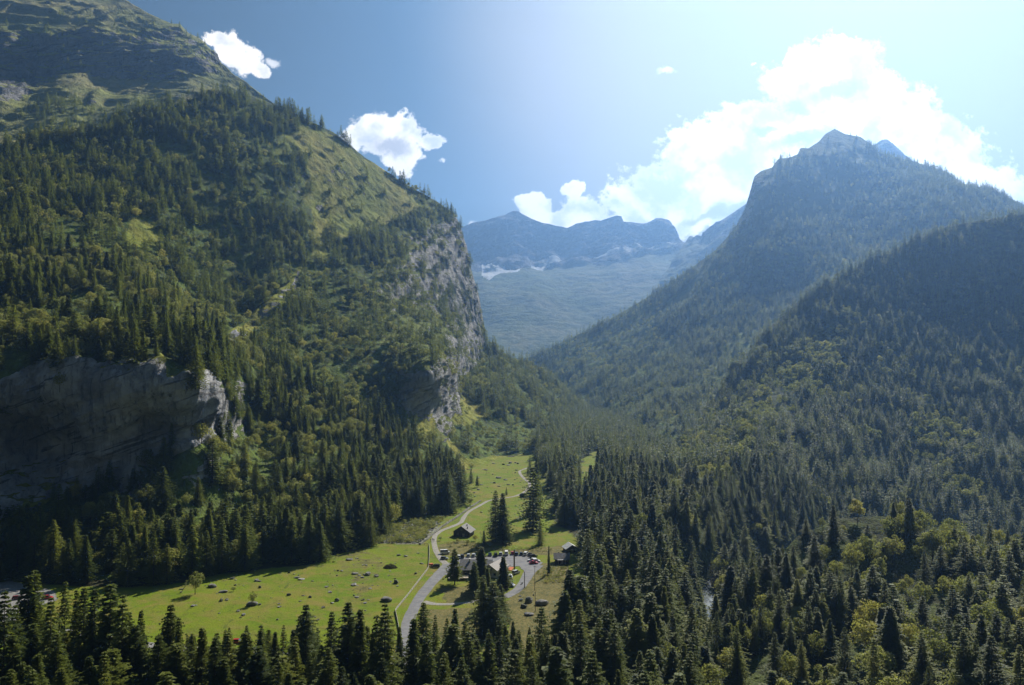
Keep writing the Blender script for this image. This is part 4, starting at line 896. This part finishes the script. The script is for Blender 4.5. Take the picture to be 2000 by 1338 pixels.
h = gable('alpine_hut', 'small brown hut with broad grey roof and pale porch posts, right of the car park', 'hut', p + Vector((0, 3.2, 0)), R(88), 6.0, 6.6, 2.7, 4.6, M_PLANK, M_SHINGLE, .75,
      windows=(('l', 1.9, 1.6, .9, .8), ('l', -2.2, 1.6, .7, .8)), doors=(('l', -.2, 1.0, 1.0, 2.0),), chimneys=((1.2, 1.5, .9, .45),))
for k in range(4): b = MB(); b.tube((-4.0, -1.6 + 1.1 * k, -.2), (-4.0, -1.6 + 1.1 * k, 2.2), .09); b.build('porch_post', M_PALEWOOD, h)
b = MB(); b.box((-3.7, 0, 2.3), (1.6, 4.4, .12)); b.build('porch_roof', M_LIGHTROOF, h)
p = on_floor(1115, 1079)
gable('small_shed', 'shed with bright pale roof behind the brown hut', 'shed', p + Vector((0, 3, 0)), R(12), 6.2, 6.5, 2.0, 3.9, M_PLANK, M_LIGHTROOF, .6, doors=(('f', 0, .9, 1.4, 1.8),))
base = on_floor(930, 1128)
rest = gable('restaurant', 'restaurant with grey roof and dark walls half hidden behind tall conifers', 'restaurant', Vector((-16.5, 374, float(floor_z(-16.5, 374)) + .1)), R(86), 11, 13.5, 3.6, 6.6, M_PLANK, M_SHINGLE, .9,
      windows=tuple(('l', -5 + 2.3 * k, 1.6, 1.2, 1.1) for k in range(5)) + (('f', -2.5, 1.6, 1.1, 1.1), ('f', 2.5, 1.6, 1.1, 1.1), ('f', 0, 4.4, .9, .8)), doors=(('l', 5.9, 1.0, 1.1, 2.1),), chimneys=((-1.0, 3.0, 1.2, .8),), trim=M_WHITEWALL)
# the wing belongs to the restaurant: reparent its meshes
wg = gable('wing', 'wing', 'wing', (0, 0, 0), 0, 8.4, 11.5, 3.1, 5.7, M_WHITEWALL, M_TANROOF, .9, windows=(('f', -2.4, 1.5, 1.2, 1.1), ('f', 2.4, 1.5, 1.2, 1.1), ('f', 0, 4.0, 1, .9), ('r', 0, 1.5, 1.2, 1.1), ('r', 3, 1.5, 1.2, 1.1)), doors=(('f', 0, 1, 1.1, 2.1),), chimneys=((2.2, 1.5, 1.0, .7),), trim=M_PALEWOOD)
bpy.context.view_layer.update()
MW = Matrix.Translation((-7.8, 374.5, float(floor_z(-8, 374)) + .1)) @ Matrix.Rotation(R(-24), 4, 'Z'); inv = (Matrix.Translation(rest.location) @ Matrix.Rotation(R(86), 4, 'Z')).inverted()
for c in list(wg.children): c.parent = rest; c.matrix_parent_inverse = inv @ MW
bpy.data.objects.remove(wg)
p = on_floor(888, 1134)
dk = thing('terrace_deck', 'raised wooden terrace with railing left of the restaurant', 'terrace', p + Vector((1.5, 3, .1)), R(4))
b = MB(); b.box((0, 0, .9), (9, 6, .2)); b.build('floor_boards', M_PALEWOOD, dk); b = MB(); b.box((0, -2.9, .4), (8.8, .12, 1.0)); b.box((-4.3, 0, .4), (.12, 5.7, 1.0)); b.build('skirting', M_PLANK, dk)
b = MB(); 
for k in range(10): b.box((-4.4 + k * .97, -2.94, 1.45), (.08, .08, .95))
b.box((0, -2.94, 1.92), (9, .1, .08)); b.box((0, -2.94, 1.5), (9, .05, .07)); b.build('railing', M_PALEWOOD, dk)
def parasol(px, py, lab, s=1.0):
    q = on_floor(px, py); r = thing('parasol', lab, 'parasol', q, 0, 'yellow parasols by the restaurant'); b = MB(); b.tube((0, 0, -.1), (0, 0, 2.7 * s), .035); b.build('pole', M_PALEWOOD, r)
    b = MB(); n = 8; ri = [(math.cos(6.283 * k / n) * 1.6 * s, math.sin(6.283 * k / n) * 1.6 * s, 2.1 * s) for k in range(n)]
    for k in range(n): b.poly([ri[k], ri[(k + 1) % n], (0, 0, 2.75 * s)]); b.poly([(ri[k][0], ri[k][1], 1.9 * s), (ri[(k + 1) % n][0], ri[(k + 1) % n][1], 1.9 * s), ri[(k + 1) % n], ri[k]])
    b.build('canopy', M_YEL, r)
parasol(904.5, 1121.5, 'yellow parasol, the farther of the pair by the left gable'); parasol(907.5, 1125, 'yellow parasol, the nearer of the pair by the left gable', .95)
q = on_floor(993, 1121); r = thing('awning', 'orange awning on posts right of the restaurant', 'awning', q, R(-20))
b = MB(); b.poly([(-2.2, -1.6, 2.3), (2.2, -1.6, 2.3), (2.2, 1.8, 2.9), (-2.2, 1.8, 2.9)]); b.poly([(-2.2, -1.62, 2.3), (2.2, -1.62, 2.3), (2.2, -1.62, 2.0), (-2.2, -1.62, 2.0)]); b.build('canopy', M_ORA, r)
for x in (-2.1, 2.1): b = MB(); b.tube((x, -1.5, -.1), (x, -1.5, 2.3), .05); b.build('post', M_WHITEWALL, r)

# ------------------------------------------------------------------ walls, fences, poles
def along(pts, step):
    p = [on_floor(*q) for q in pts]; a = np.array([(q.x, q.y) for q in p]); s = np.r_[0, np.cumsum(np.hypot(*np.diff(a, axis=0).T))]; n = max(2, int(s[-1] / step) + 1); q = np.linspace(0, s[-1], n)
    x = np.interp(q, s, a[:, 0]); y = np.interp(q, s, a[:, 1]); return [Vector((x[i], y[i], float(floor_z(x[i], y[i])))) for i in range(n)]
def fence(name, label, pts, mat, h=1.05, step=3.0, rails=(.95, .55), rail_h=.16, post=.14):
    L = along(pts, step); r = thing(name, label, 'fence', L[0])
    for q in L: b = MB(); d = q - L[0]; b.box((d.x, d.y, d.z + h / 2 - .1), (post, post, h + .2)); b.build('post', mat, r)
    b = MB()
    for q0, q1 in zip(L[:-1], L[1:]):
        d0, d1 = q0 - L[0], q1 - L[0]; n_ = Vector((-(d1 - d0).y, (d1 - d0).x, 0)).normalized() * .045
        for rz in rails:
            lo, hi = Vector((0, 0, rz - rail_h / 2)), Vector((0, 0, rz + rail_h / 2)); i = len(b.V)
            b.V += [tuple(v) for v in (d0 + lo - n_, d1 + lo - n_, d1 + hi - n_, d0 + hi - n_, d0 + lo + n_, d1 + lo + n_, d1 + hi + n_, d0 + hi + n_)]
            b.F += [(i, i + 1, i + 2, i + 3), (i + 7, i + 6, i + 5, i + 4), (i + 3, i + 2, i + 6, i + 7), (i, i + 4, i + 5, i + 1)]
    b.build('rail', mat, r); return r
fence('meadow_fence', 'long pale wooden fence between the big meadow and the road', [(838, 1065), (838.5, 1085), (837, 1110), (831, 1119), (804, 1154), (772, 1194), (776, 1212), (781, 1240), (778, 1280)], M_FENCE, 1.0, 3.2, (.85, .5, .2), .24, .2)
fence('pasture_fence', 'low dark post fence along the upper edge of the big meadow', [(765, 1062), (800, 1063.5), (838, 1065)], M_POLE, 1.1, 2.5, (.9, .5), .1, .13)
fence('car_park_fence', 'dark rail fence on the grass bank behind the parked cars', [(985, 1078), (1015, 1076), (1050, 1079), (1078, 1082)], M_POLE, 1.0, 2.5, (.85,), .1, .12)
L = along([(820, 1064), (838, 1050), (862, 1030), (890, 1012), (915, 994), (938, 979)], 1.2)
o0 = L[0]; V = []; Fc = []
for i, q in enumerate(L):
    d = q - o0; a = L[min(i + 1, len(L) - 1)] - L[max(i - 1, 0)]; nn_ = Vector((-a.y, a.x, 0)).normalized()
    for k, (u_, z_) in enumerate(((-.75, -.4), (-.6, .55), (-.3, .95), (.3, .95), (.6, .55), (.75, -.4))):
        jx_ = .16 * math.sin(i * 12.9 + k * 7.1); V.append(tuple(d + nn_ * (u_ + jx_) + Vector((0, 0, z_ + .14 * math.sin(i * 7.3 + k * 3.7)))))
for i in range(len(L) - 1):
    for k in range(5): a = i * 6 + k; Fc.append((a, a + 1, a + 7, a + 6))
o = link('stone_wall', np_mesh('stone_wall', V, Fc, smooth=False), M_MOSSY); o.location = o0; tag(o, 'mossy dry stone wall running beside the winding path', 'stone wall')
def pole(px, py, h, lab, arms=1, r0=.16):
    q = on_floor(px, py); r = thing('utility_pole', lab, 'pole', q, R(20), 'wooden poles near the car park'); b = MB(); b.tube((0, 0, -.3), (0, 0, h), r0, r0 * .7, 9); b.build('shaft', M_POLE, r)
    for k in range(arms):
        b = MB(); b.box((0, 0, h - .4 - .7 * k), (1.3, .12, .12)); ca = b.build('crossarm', M_POLE, r)
        b = MB()
        for x in (-.55, .55): b.tube((x, 0, h - .34 - .7 * k), (x, 0, h - .12 - .7 * k), .05)
        b.build('insulator', M_WHITEWALL, ca)
pole(1005, 1113, 9.6, 'thick tall wooden pole in the middle of the car park', 1, .26); pole(1003.5, 1111, 9.0, 'thinner wooden pole standing close beside the thick car park pole', 0, .17)
pole(1024.5, 1148, 7.0, 'short wooden pole beside the lane and motorcycle', 0, .2); pole(1044.5, 1153, 10.6, 'thin tall wooden pole in the rough pasture', 1, .12); pole(1045.5, 1194, 7.8, 'thin pole lowest in the rough pasture above the foreground spruces', 0, .12)

# ------------------------------------------------------------------ boulders
def rock_mesh(name, seed, mat, flat=.6):
    bm = bmesh.new(); bmesh.ops.create_icosphere(bm, subdivisions=3, radius=.5); rs = np.random.RandomState(seed)
    co_ = np.array([v.co[:] for v in bm.verts]); planes = rs.normal(size=(9, 3)); planes /= np.linalg.norm(planes, axis=1)[:, None]
    for n_ in planes:
        d = co_ @ n_; lim = rs.uniform(.22, .38); co_ -= np.maximum(d - lim, 0)[:, None] * n_
    co_ += co_ * (.12 * fbm(co_, .25, 3, seed))[:, None]; co_[:, 2] *= flat
    co_ *= np.array([rs.uniform(.8, 1.3), rs.uniform(.8, 1.2), 1.])
    for v, c in zip(bm.verts, co_): v.co = c
    me = bpy.data.meshes.new(name); bm.to_mesh(me); bm.free(); me.materials.append(mat); return me
ROCKS = [rock_mesh('boulder', s, (M_STONE, M_MOSSY, M_STONE, M_MOSSY)[s % 4], (.6, .7, .5, .9)[s % 4]) for s in range(6)]; PALE = rock_mesh('pale_boulder', 9, M_PALEST, .6)
BIG = [(412, 1147, 4.6, 0, 'long flat grey boulder right of the leafy meadow tree'), (454, 1131, 3, 1, 'dark boulder near the upper forest edge of the meadow'), (436, 1157, 3.4, 2, 'dark boulder left of the small bush row'), (432, 1174, 2.6, 3, 'low dark rock below the bush row'), (444, 1172, 2.2, 1, 'dark round rock right beside the low dark rock'),
       (490, 1183, 5.0, 0, 'large square boulder under the small meadow bush'), (564, 1163, 2.2, 3, 'upright pointed rock in mid meadow'), (564, 1119, 2.2, 1, 'small rock near the back edge of mid meadow'), (580, 1129, 2.4, 2, 'brown rock next to the pale white boulder'), (720, 1123, 4.2, 0, 'wide dark boulder below the brushwood heap'),
       (736, 1126, 3.2, 1, 'squat dark boulder right of the wide dark boulder'), (693, 1121, 2.8, 2, 'grey rock beside the stony strip'), (774, 1139, 3.6, 3, 'dark mossy boulder halfway to the fence'), (752, 1174, 5.5, 0, 'broad low dark outcrop near the fence corner'), (692, 1143, 3.0, 2, 'flat grey slab on the stony strip'), (632, 1187, 2.2, 1, 'small dark rock above the foreground spruces'),
       (812, 1121, 1.8, 3, 'small dark rock nearest the fence bend'), (792, 1087, 2.6, 1, 'pointed rock right of the brushwood heap'), (778, 1085, 2.4, 0, 'flat rock just above the brushwood heap'), (682, 1094, 3.2, 2, 'grey rock at the head of the stony strip'), (660, 1115, 2, 1, 'small rock left of the stony strip'), (658, 1174, 2.6, 3, 'tall grey stone in the pale weeds'),
       (466, 1194, 2.2, 1, 'round dark rock below the square boulder'), (476, 1202, 2.4, 0, 'dark rock just above the front spruce tops'), (376, 1184, 2.2, 2, 'grey stone low in the left meadow'), (508, 1148, 2.2, 3, 'small dark rock in the left mid meadow'), (502, 1135, 3, 0, 'dark weathered rock near the forest shade'),
       (1032, 1177, 5.4, 3, 'big black boulder standing in the rough pasture'), (1061, 1180, 6.2, 0, 'slanting reddish brown boulder behind the lone spruce top'), (1022, 1186, 4.4, 1, 'long low boulder lying left of the black boulder'), (1033, 1201, 3.6, 2, 'dark round boulder lowest in the rough pasture'), (1016.5, 1165, 1.8, 1, 'small grey stone above the white trough'), (1042, 1163, 1.2, 3, 'tiny dark stone near the thin tall pole'),
       (997, 905, 5.6, 0, 'wide boulder high in the upper meadow'), (1011, 906, 4, 1, 'boulder near the upper meadow edge, right of the wide one'), (974, 934, 5, 2, 'flat rock in the middle of the upper meadow'), (1022, 971, 7, 3, 'large dark boulder beside the winding path'), (940, 1001, 2.2, 1, 'small dark rock beside the path below the twin spruce'), (916, 908, 5, 2, 'pale split rock at the left of the upper meadow')]
for (px, py, s, k, lab) in BIG:
    q = on_floor(px, py); o = bpy.data.objects.new('boulder', ROCKS[k]); COL.objects.link(o); o.location = q + Vector((0, 0, s * .12)); o.scale = (s, s * .8, s * .75); o.rotation_euler = (0, 0, px * 1.7); tag(o, lab, 'boulder', 'boulders on the meadow')
q = on_floor(588, 1132); o = bpy.data.objects.new('pale_boulder', PALE); COL.objects.link(o); o.location = q + Vector((0, 0, .3)); o.scale = (3, 2.2, 1.6); tag(o, 'bright white boulder in the middle of the meadow', 'boulder')
q = on_floor(1017, 1173.5); r = thing('water_trough', 'white water trough left of the black boulder', 'trough', q, .3); b = MB(); b.box((0, 0, .4), (1.5, .8, .7), 0, 1.1); b.build('basin', M_WHITEWALL, r, .05); b = MB(); b.box((0, 0, .77), (1.4, .66, .03)); b.build('water_surface', M_RIVER, r)
SMALL = [('small stone strewn over the big left meadow', [(330, 1150), (600, 1112), (760, 1080), (835, 1075), (820, 1130), (700, 1215), (420, 1215)], 95), ('small stone strewn over the upper meadow by the path', [(905, 905), (1000, 895), (1040, 900), (1010, 960), (930, 975), (905, 960)], 50), ('small stone strewn along the stony strip in the meadow', [(680, 1085), (715, 1078), (712, 1180), (692, 1180)], 28), ('small stone in the far narrow clearing', [(1135, 920), (1160, 890), (1172, 890), (1165, 970), (1140, 975)], 10)]
for lab, poly, cnt in SMALL:
    pa = np.array(poly); k = 0
    while k < cnt:
        x = rng.uniform(pa[:, 0].min(), pa[:, 0].max()); y = rng.uniform(pa[:, 1].min(), pa[:, 1].max())
        if not inpoly(x, y, poly): continue
        q = on_floor(x, y); s = (.5 + 1.6 * rng.rand() ** 2.2) * (q.y / 380.); o = bpy.data.objects.new('stone', ROCKS[rng.randint(6)]); COL.objects.link(o); o.location = q + Vector((0, 0, s * .1)); o.scale = (s * 1.2, s, s * .8); o.rotation_euler = (0, 0, x); tag(o, lab, 'stone', lab.replace('small stone', 'small stones')); k += 1
# brushwood heap, leaning pole
q = on_floor(762, 1109); V = []; Fc = []; rs = random.Random(5)
for k in range(900):
    a = rs.uniform(0, 6.28); rr = rs.uniform(0, 1) ** .6; c = Vector((math.cos(a) * 3.4 * rr, math.sin(a) * 2.6 * rr, rs.uniform(0, 1.9) * (1 - rr ** 2))); d = Vector((rs.gauss(0, 1), rs.gauss(0, 1), rs.gauss(0, .5))).normalized() * rs.uniform(.3, .9); s_ = d.orthogonal().normalized() * .07
    i = len(V); V += [c - d, c + d, c + s_]; Fc.append((i, i + 1, i + 2)); V += [c - d, c + d, c + d.cross(s_).normalized() * .07]; Fc.append((i + 3, i + 4, i + 5))
M_BRUSH = simple('dry_brushwood', (.10, .085, .05), (.17, .15, .08), 2, .95)
o = link('brushwood_heap', np_mesh('brushwood_heap', [tuple(v) for v in V], Fc, smooth=False), M_BRUSH); o.location = q; tag(o, 'brown heap of cut brushwood on the meadow near the fence', 'brushwood heap')
q = on_floor(354, 1157); b = MB(); b.tube((0, 0, -.1), (2.0, .8, 3.6), .17, .12); b.box((0, 0, .25), (.7, .5, .5)); o = b.build('leaning_beam', M_PALEWOOD); o.location = q; tag(o, 'pale beam leaning against the small leafy meadow tree', 'beam')

# ------------------------------------------------------------------ people
def skin_person(name, joints, edges, radii):
    me = bpy.data.meshes.new(name); me.from_pydata(joints, edges, []); o = bpy.data.objects.new(name, me); COL.objects.link(o)
    md = o.modifiers.new('s', 'SKIN'); me.skin_vertices.new() if not me.skin_vertices else None
    for i, r in enumerate(radii): me.skin_vertices[0].data[i].radius = (r, r)
    me.skin_vertices[0].data[0].use_root = True; o.modifiers.new('ss', 'SUBSURF').levels = 1
    dg = bpy.context.evaluated_depsgraph_get(); m2 = bpy.data.meshes.new_from_object(o.evaluated_get(dg)); bpy.data.objects.remove(o); return m2
J = [(0, 0, .95), (0, 0, 1.15), (0, 0, 1.42), (0, 0, 1.53), (0, .01, 1.68), (-.1, 0, .88), (-.12, .12, .48), (-.12, 0, .08), (-.12, .14, .04), (.1, 0, .88), (.12, -.05, .48), (.12, -.24, .1), (.12, -.1, .04), (-.2, 0, 1.4), (-.25, -.05, 1.13), (-.24, .12, .9), (.2, 0, 1.4), (.25, .03, 1.13), (.24, .18, .93)]
E_ = [(0, 1), (1, 2), (2, 3), (3, 4), (0, 5), (5, 6), (6, 7), (7, 8), (0, 9), (9, 10), (10, 11), (11, 12), (2, 13), (13, 14), (14, 15), (2, 16), (16, 17), (17, 18)]
RD = [.14, .13, .15, .055, .1, .09, .06, .045, .04, .09, .06, .045, .04, .06, .045, .03, .06, .045, .03]
M_SKIN = simple('skin', (.45, .28, .2)); CL_ = {n: simple('%s_clothing' % n, c) for n, c in dict(dark=(.03, .03, .04), blue=(.05, .09, .2), red=(.3, .04, .03), pale=(.5, .5, .46)).items()}; M_HAIR = simple('hair', (.05, .03, .02))
pm = skin_person('person_body', J, E_, RD)
for (px, py, sh, tr, lab, hd) in ((841.5, 1058, 'dark', 'dark', 'walker in dark clothes, left of the three on the path', 0), (845, 1057.5, 'dark', 'blue', 'walker in dark jacket and blue trousers, middle of the three on the path', .4), (847.5, 1058.5, 'blue', 'dark', 'walker in blue jacket, right of the three on the path', -.3), (1027, 937, 'red', 'dark', 'far walker in red jacket on the upper path', .5), (1029, 938, 'pale', 'dark', 'far walker in pale top on the upper path', .3), (899, 1131, 'pale', 'blue', 'guest in pale top standing by the restaurant terrace', 2.)):
    q = on_floor(px, py); me = pm.copy(); me.name = 'person_body'
    for m_ in (M_SKIN, CL_[sh], CL_[tr]): me.materials.append(m_)
    for f in me.polygons: z = f.center.z; ax_ = abs(f.center.x); f.material_index = 0 if (z > 1.5 or (ax_ > .2 and z < 1.0 and z > .8)) else (1 if z > .93 else 2)
    r = thing('person', lab, 'person', q + Vector((0, 0, .1)), hd, 'walkers on the path' if py < 1100 else None); link('body', me, None, r)
    b = MB(); b.tube((0, -.01, 1.68), (0, -.02, 1.82), .115, .06, 8); b.build('hair', M_HAIR, r)

# ------------------------------------------------------------------ single trees
random.seed(9)
KIND = {'spruce': SPR, 'larch': LAR, 'leafy_tree': BRO}
KCAT = {'spruce': 'spruce tree', 'larch': 'larch tree', 'leafy_tree': 'broadleaf tree'}
def tree(kind, loc, h, label, group=None, wf=1.0, var=None, rot=None):
    vs = KIND[kind]; cm, tm, _ = vs[random.randrange(len(vs)) if var is None else var]
    r = thing(kind, label, KCAT[kind], loc, random.uniform(0, 6.28) if rot is None else rot, group); r.scale = (h * wf, h * wf, h)
    for nm, me in (('crown', cm), ('trunk', tm)): o = bpy.data.objects.new(nm, me); COL.objects.link(o); o.parent = r
    return r
def tree_px(kind, px, base, top, label, group=None, wf=1.0, var=None):
    q = on_floor(px, base); zt = float(P(px, top, q.y)[2]); return tree(kind, q - Vector((0, 0, .2)), (zt - q.z) / 1.01, label, group, wf, var)
def tree_D(kind, px, top, D, label, group=None, wf=1.0, var=None):
    x = float(P(px, top, D)[0]); z = float(floor_z(x, D)); zt = float(P(px, top, D)[2]); return tree(kind, Vector((x, D, z - .2)), (zt - z) / 1.01, label, group, wf, var)
SOLO = [('spruce', 968, 1058, 957, 'tall dark spruce, left half of the twin pair in the green meadow', 1.35), ('spruce', 982, 1062, 962, 'tall dark spruce, right half of the twin pair in the green meadow', 1.5), ('spruce', 1041, 1036, 902, 'tallest lone dark spruce right of the twin pair', 1.15), ('spruce', 1048, 1003, 892, 'slim spruce rising behind the tallest lone spruce', .95),
        ('spruce', 1055, 1064, 1015, 'small spruce casting a shadow just below the tallest lone spruce', 1.1), ('spruce', 920, 943, 915, 'small spruce at the left of the upper meadow', 1.3), ('spruce', 932, 952, 928, 'small spruce with a shadow, lower of the two in the upper meadow', 1.3), ('spruce', 989, 967, 951, 'tiny spruce behind the twin pair beside the path', 1.2),
        ('spruce', 1031, 930, 910, 'tiny spruce at the bend of the upper path', 1.2), ('spruce', 1035, 922, 890, 'narrow spruce at the top end of the upper path', 1.0), ('spruce', 1075, 958, 898, 'broad spruce right of the slim one, at the meadow edge', 1.1), ('spruce', 1145, 978, 920, 'spruce standing alone before the far narrow clearing', .9), ('spruce', 1131, 930, 893, 'spruce left of the far narrow clearing', 1.1),
        ('spruce', 888, 1142, 1070, 'dark spruce in front of the left end of the car park', 1.5), ('spruce', 926, 1163, 1096, 'nearly black spruce covering the middle of the restaurant', 1.5), ('larch', 940, 1150, 1067, 'pale green larch rising above the restaurant roof', 1.6), ('larch', 983, 1150, 1086, 'grey green larch before the right restaurant wing', 1.5), ('spruce', 944, 1238, 1122, 'huge dark spruce, left of the pair below the restaurant', 1.5), ('spruce', 963, 1242, 1128, 'huge dark spruce, right of the pair below the restaurant', 1.5), ('spruce', 978, 1215, 1140, 'dark spruce leaning behind the huge pair', 1.7),
        ('spruce', 952, 1190, 1108, 'dense dark spruce between the larches and the huge pair', 1.5), ('leafy_tree', 1095, 1095, 1088, 'low bush in front of the brown hut', 1.5), ('leafy_tree', 381, 1161, 1112, 'small leafy tree alone in the left meadow', 1.2), ('leafy_tree', 493, 1183, 1152, 'small round bush above the square boulder', .9), ('leafy_tree', 456, 1155, 1145, 'low bush between the dark meadow rocks', 1.6),
        ('leafy_tree', 919, 989, 972, 'yellow green bush behind the stone wall', 1.3), ('leafy_tree', 928, 1057, 1043, 'bush at the right corner of the dark barn', 1.5), ('leafy_tree', 895, 1060, 1050, 'bush in front of the dark barn', 1.6), ('leafy_tree', 912, 1064, 1052, 'shrub below the barn door', 1.6), ('leafy_tree', 860, 1056, 1047, 'bush inside the bend of the path', 1.5), ('larch', 1072, 1122, 1065, 'thin sparse larch standing before the brown hut', .45), ('spruce', 945, 1066, 1035, 'small dark spruce between barn and twin pair', 1.2)]
for (k, px, b_, t_, lab, wf) in SOLO: tree_px(k, px, b_, t_, lab, 'low bushes about the barn' if t_ > b_ - 18 and k == 'leafy_tree' else None, wf)
FRONT = [(10, 1152), (68, 1112), (56, 1122), (128, 1134), (150, 1150), (164, 1146), (186, 1148), (216, 1138), (252, 1194), (276, 1190), (334, 1179), (350, 1205), (395, 1224), (424, 1234), (448, 1224), (482, 1220), (510, 1211), (538, 1240), (554, 1219), (586, 1202), (598, 1179), (648, 1193), (680, 1174), (704, 1188), (736, 1200), (752, 1177), (808, 1206), (827, 1175), (850, 1200), (873, 1206), (889, 1187), (908, 1212), (1002, 1212), (1034, 1224), (1058, 1175), (1085, 1236), (1109, 1196), (30, 1180), (100, 1165), (240, 1160), (310, 1225), (366, 1238), (620, 1225), (780, 1222), (925, 1225), (975, 1205)]
def zoneof(px): return 'at the far left' if px < 120 else 'left of the open meadow' if px < 300 else 'before the left meadow' if px < 480 else 'before the middle meadow' if px < 640 else 'left of the road' if px < 785 else 'right of the road' if px < 920 else 'below the huge spruce pair' if px < 1010 else 'below the rough pasture'
for i, (px, top) in enumerate(FRONT):
    big = px in (216, 334, 598, 680, 752, 827, 68); D = 212 + (i * 37 % 40)
    if px > 990: D += 22
    kind = 'larch' if px in (1085, 1034) else 'spruce'
    nth = 'tall' if top < 1180 else ('mid-height' if top < 1212 else 'short')
    zone = zoneof(px)
    ordn = ('first', 'second', 'third', 'fourth', 'fifth', 'sixth', 'seventh', 'eighth', 'ninth', 'tenth', 'eleventh')[sorted(q[0] for q in FRONT if zoneof(q[0]) == zone).index(px)]
    tree_D(kind, px, top, D, '%s %s in the foreground row %s, %s from the left there' % (nth, kind, zone, ordn), 'foreground conifers %s' % zone, random.uniform(1.15, 1.45) if big else random.uniform(.8, 1.25))
def zone_of(x, y, z, h):
    px, py = pix(x, y, z + h * .5); px = float(px); py = float(py)
    if y < 262 and px < 1120: return 'in the dark foreground wood ' + ('at the left' if px < 400 else 'in the middle' if px < 780 else 'right of the road'), py
    if px < 240 and py > 880: return 'below the grey cliff at the left edge', py
    if px < 460 and py > 880: return 'in the wood between grey cliff and meadow', py
    if px < 460 and py > 690: return 'on the ledges of the grey cliff', py
    if px < 460: return 'on the slope above the grey cliff', py
    if px < 680 and py > 900: return 'along the back edge of the meadow', py
    if px < 910 and py > 900: return 'between stream bed and forested slope', py
    if px < 910: return 'in the ravine right of the grey cliff', py
    if px < 1085: return 'around the upper meadow', py
    if px < 1260 and py > 1000: return 'in the dense stand right of the pasture', py
    if px < 1260: return 'beside the far narrow clearing', py
    if px < 1430 and py > 1150: return 'by the river in the lower right gorge', py
    if py > 1180: return 'at the dark foot of the right knoll', py
    if py > 990: return 'on the face of the right knoll', py
    return 'on the steep right slope', py
for arr, kind in ((IND_S, 'spruce'), (IND_B, 'leafy_tree')):
    hm_ = np.median(arr[:, 3]); wm_ = np.median(arr[:, 4] / arr[:, 3])
    for (x, y, z, h, wv, rot) in arr:
        zn, py = zone_of(x, y, z, h); sz = ('tall' if h > hm_ * 1.12 else 'mid-height' if h > hm_ * .88 else 'small') + (' broad' if wv / h > wm_ else ' slender')
        word = 'dark spruce' if kind == 'spruce' else 'pale leafy tree'
        tree(kind, Vector((x, y, z)), h, '%s %s %s' % (sz, word, zn), '%s %s' % ('spruces' if kind == 'spruce' else 'leafy trees', zn), wv / h, rot=rot)

# ------------------------------------------------------------------ scrub and rubble of the dry stream bed (uncountable)
def fill(name, poly, n, meshes, smin, smax, label, zoff=0.):
    pa = np.array(poly); xs = rng.uniform(pa[:, 0].min(), pa[:, 0].max(), n * 4); ys = rng.uniform(pa[:, 1].min(), pa[:, 1].max(), n * 4); k = inpoly(xs, ys, poly); xs, ys = xs[k][:n], ys[k][:n]
    D = floorD(ys); p = P(xs, ys, D); z = floor_z(p[:, 0], p[:, 1]); s = smin + (smax - smin) * rng.rand(len(xs)) ** 2
    arr = np.stack([p[:, 0], p[:, 1], z + zoff * s, s, s * rng.uniform(.9, 1.6, len(xs)), rng.rand(len(xs)) * 6.28], -1)
    scatter(name, arr, meshes, [meshes[0]], 1e9, label)
SHR = [joined('shrub', broad_crown(80 + i, 9, 30, .06, rad=.62, zc=.5, zr=.5), trunk_geo(.4, .03, 4), M_BRO) for i in range(3)]
fill('stream_rubble', [(742, 1062), (768, 1022), (830, 1016), (862, 1020), (824, 1062)], 1400, [ROCKS[1], ROCKS[3], ROCKS[1], ROCKS[0]], .4, 2.2, 'grey rubble of the dry stream bed')
fill('stream_scrub', [(735, 1063), (760, 1026), (800, 1012), (870, 1012), (850, 1030), (822, 1062)], 420, SHR, .9, 3.2, 'low scrub between the rubble of the stream bed')
fill('pasture_scrub', [(1048, 1118), (1075, 1110), (1105, 1112), (1100, 1140), (1060, 1140)], 120, SHR, .5, 1.5, 'dry weeds and low scrub in the rough pasture')
fill('bank_scrub', [(868, 1062), (900, 1056), (960, 1070), (1080, 1074), (1075, 1080), (1040, 1079), (960, 1078), (880, 1072)], 170, SHR, .4, 1.2, 'low weeds on the bank behind the parked cars')

# ------------------------------------------------------------------ haze
HZ, t = mat_new('haze'); 
vol = t.n('ShaderNodeVolumePrincipled'); vol.inputs['Color'].default_value = (.20, .38, .70, 1); vol.inputs['Density'].default_value = 1.02e-4; vol.inputs['Anisotropy'].default_value = .64
t.n('ShaderNodeOutputMaterial', i_Volume=vol.outputs[0])
bm = bmesh.new(); bmesh.ops.create_cube(bm, size=1.0)
x0, x1, y0, y1, z0, z1 = -9500, 9500, -3500, 9500, -2600, 2100
for vv in bm.verts: vv.co = Vector(((x0 + x1) / 2 + vv.co.x * (x1 - x0), (y0 + y1) / 2 + vv.co.y * (y1 - y0), (z0 + z1) / 2 + vv.co.z * (z1 - z0)))
hm = bpy.data.meshes.new('haze'); bm.to_mesh(hm); bm.free(); tag(link('haze', hm, HZ), kind='stuff')
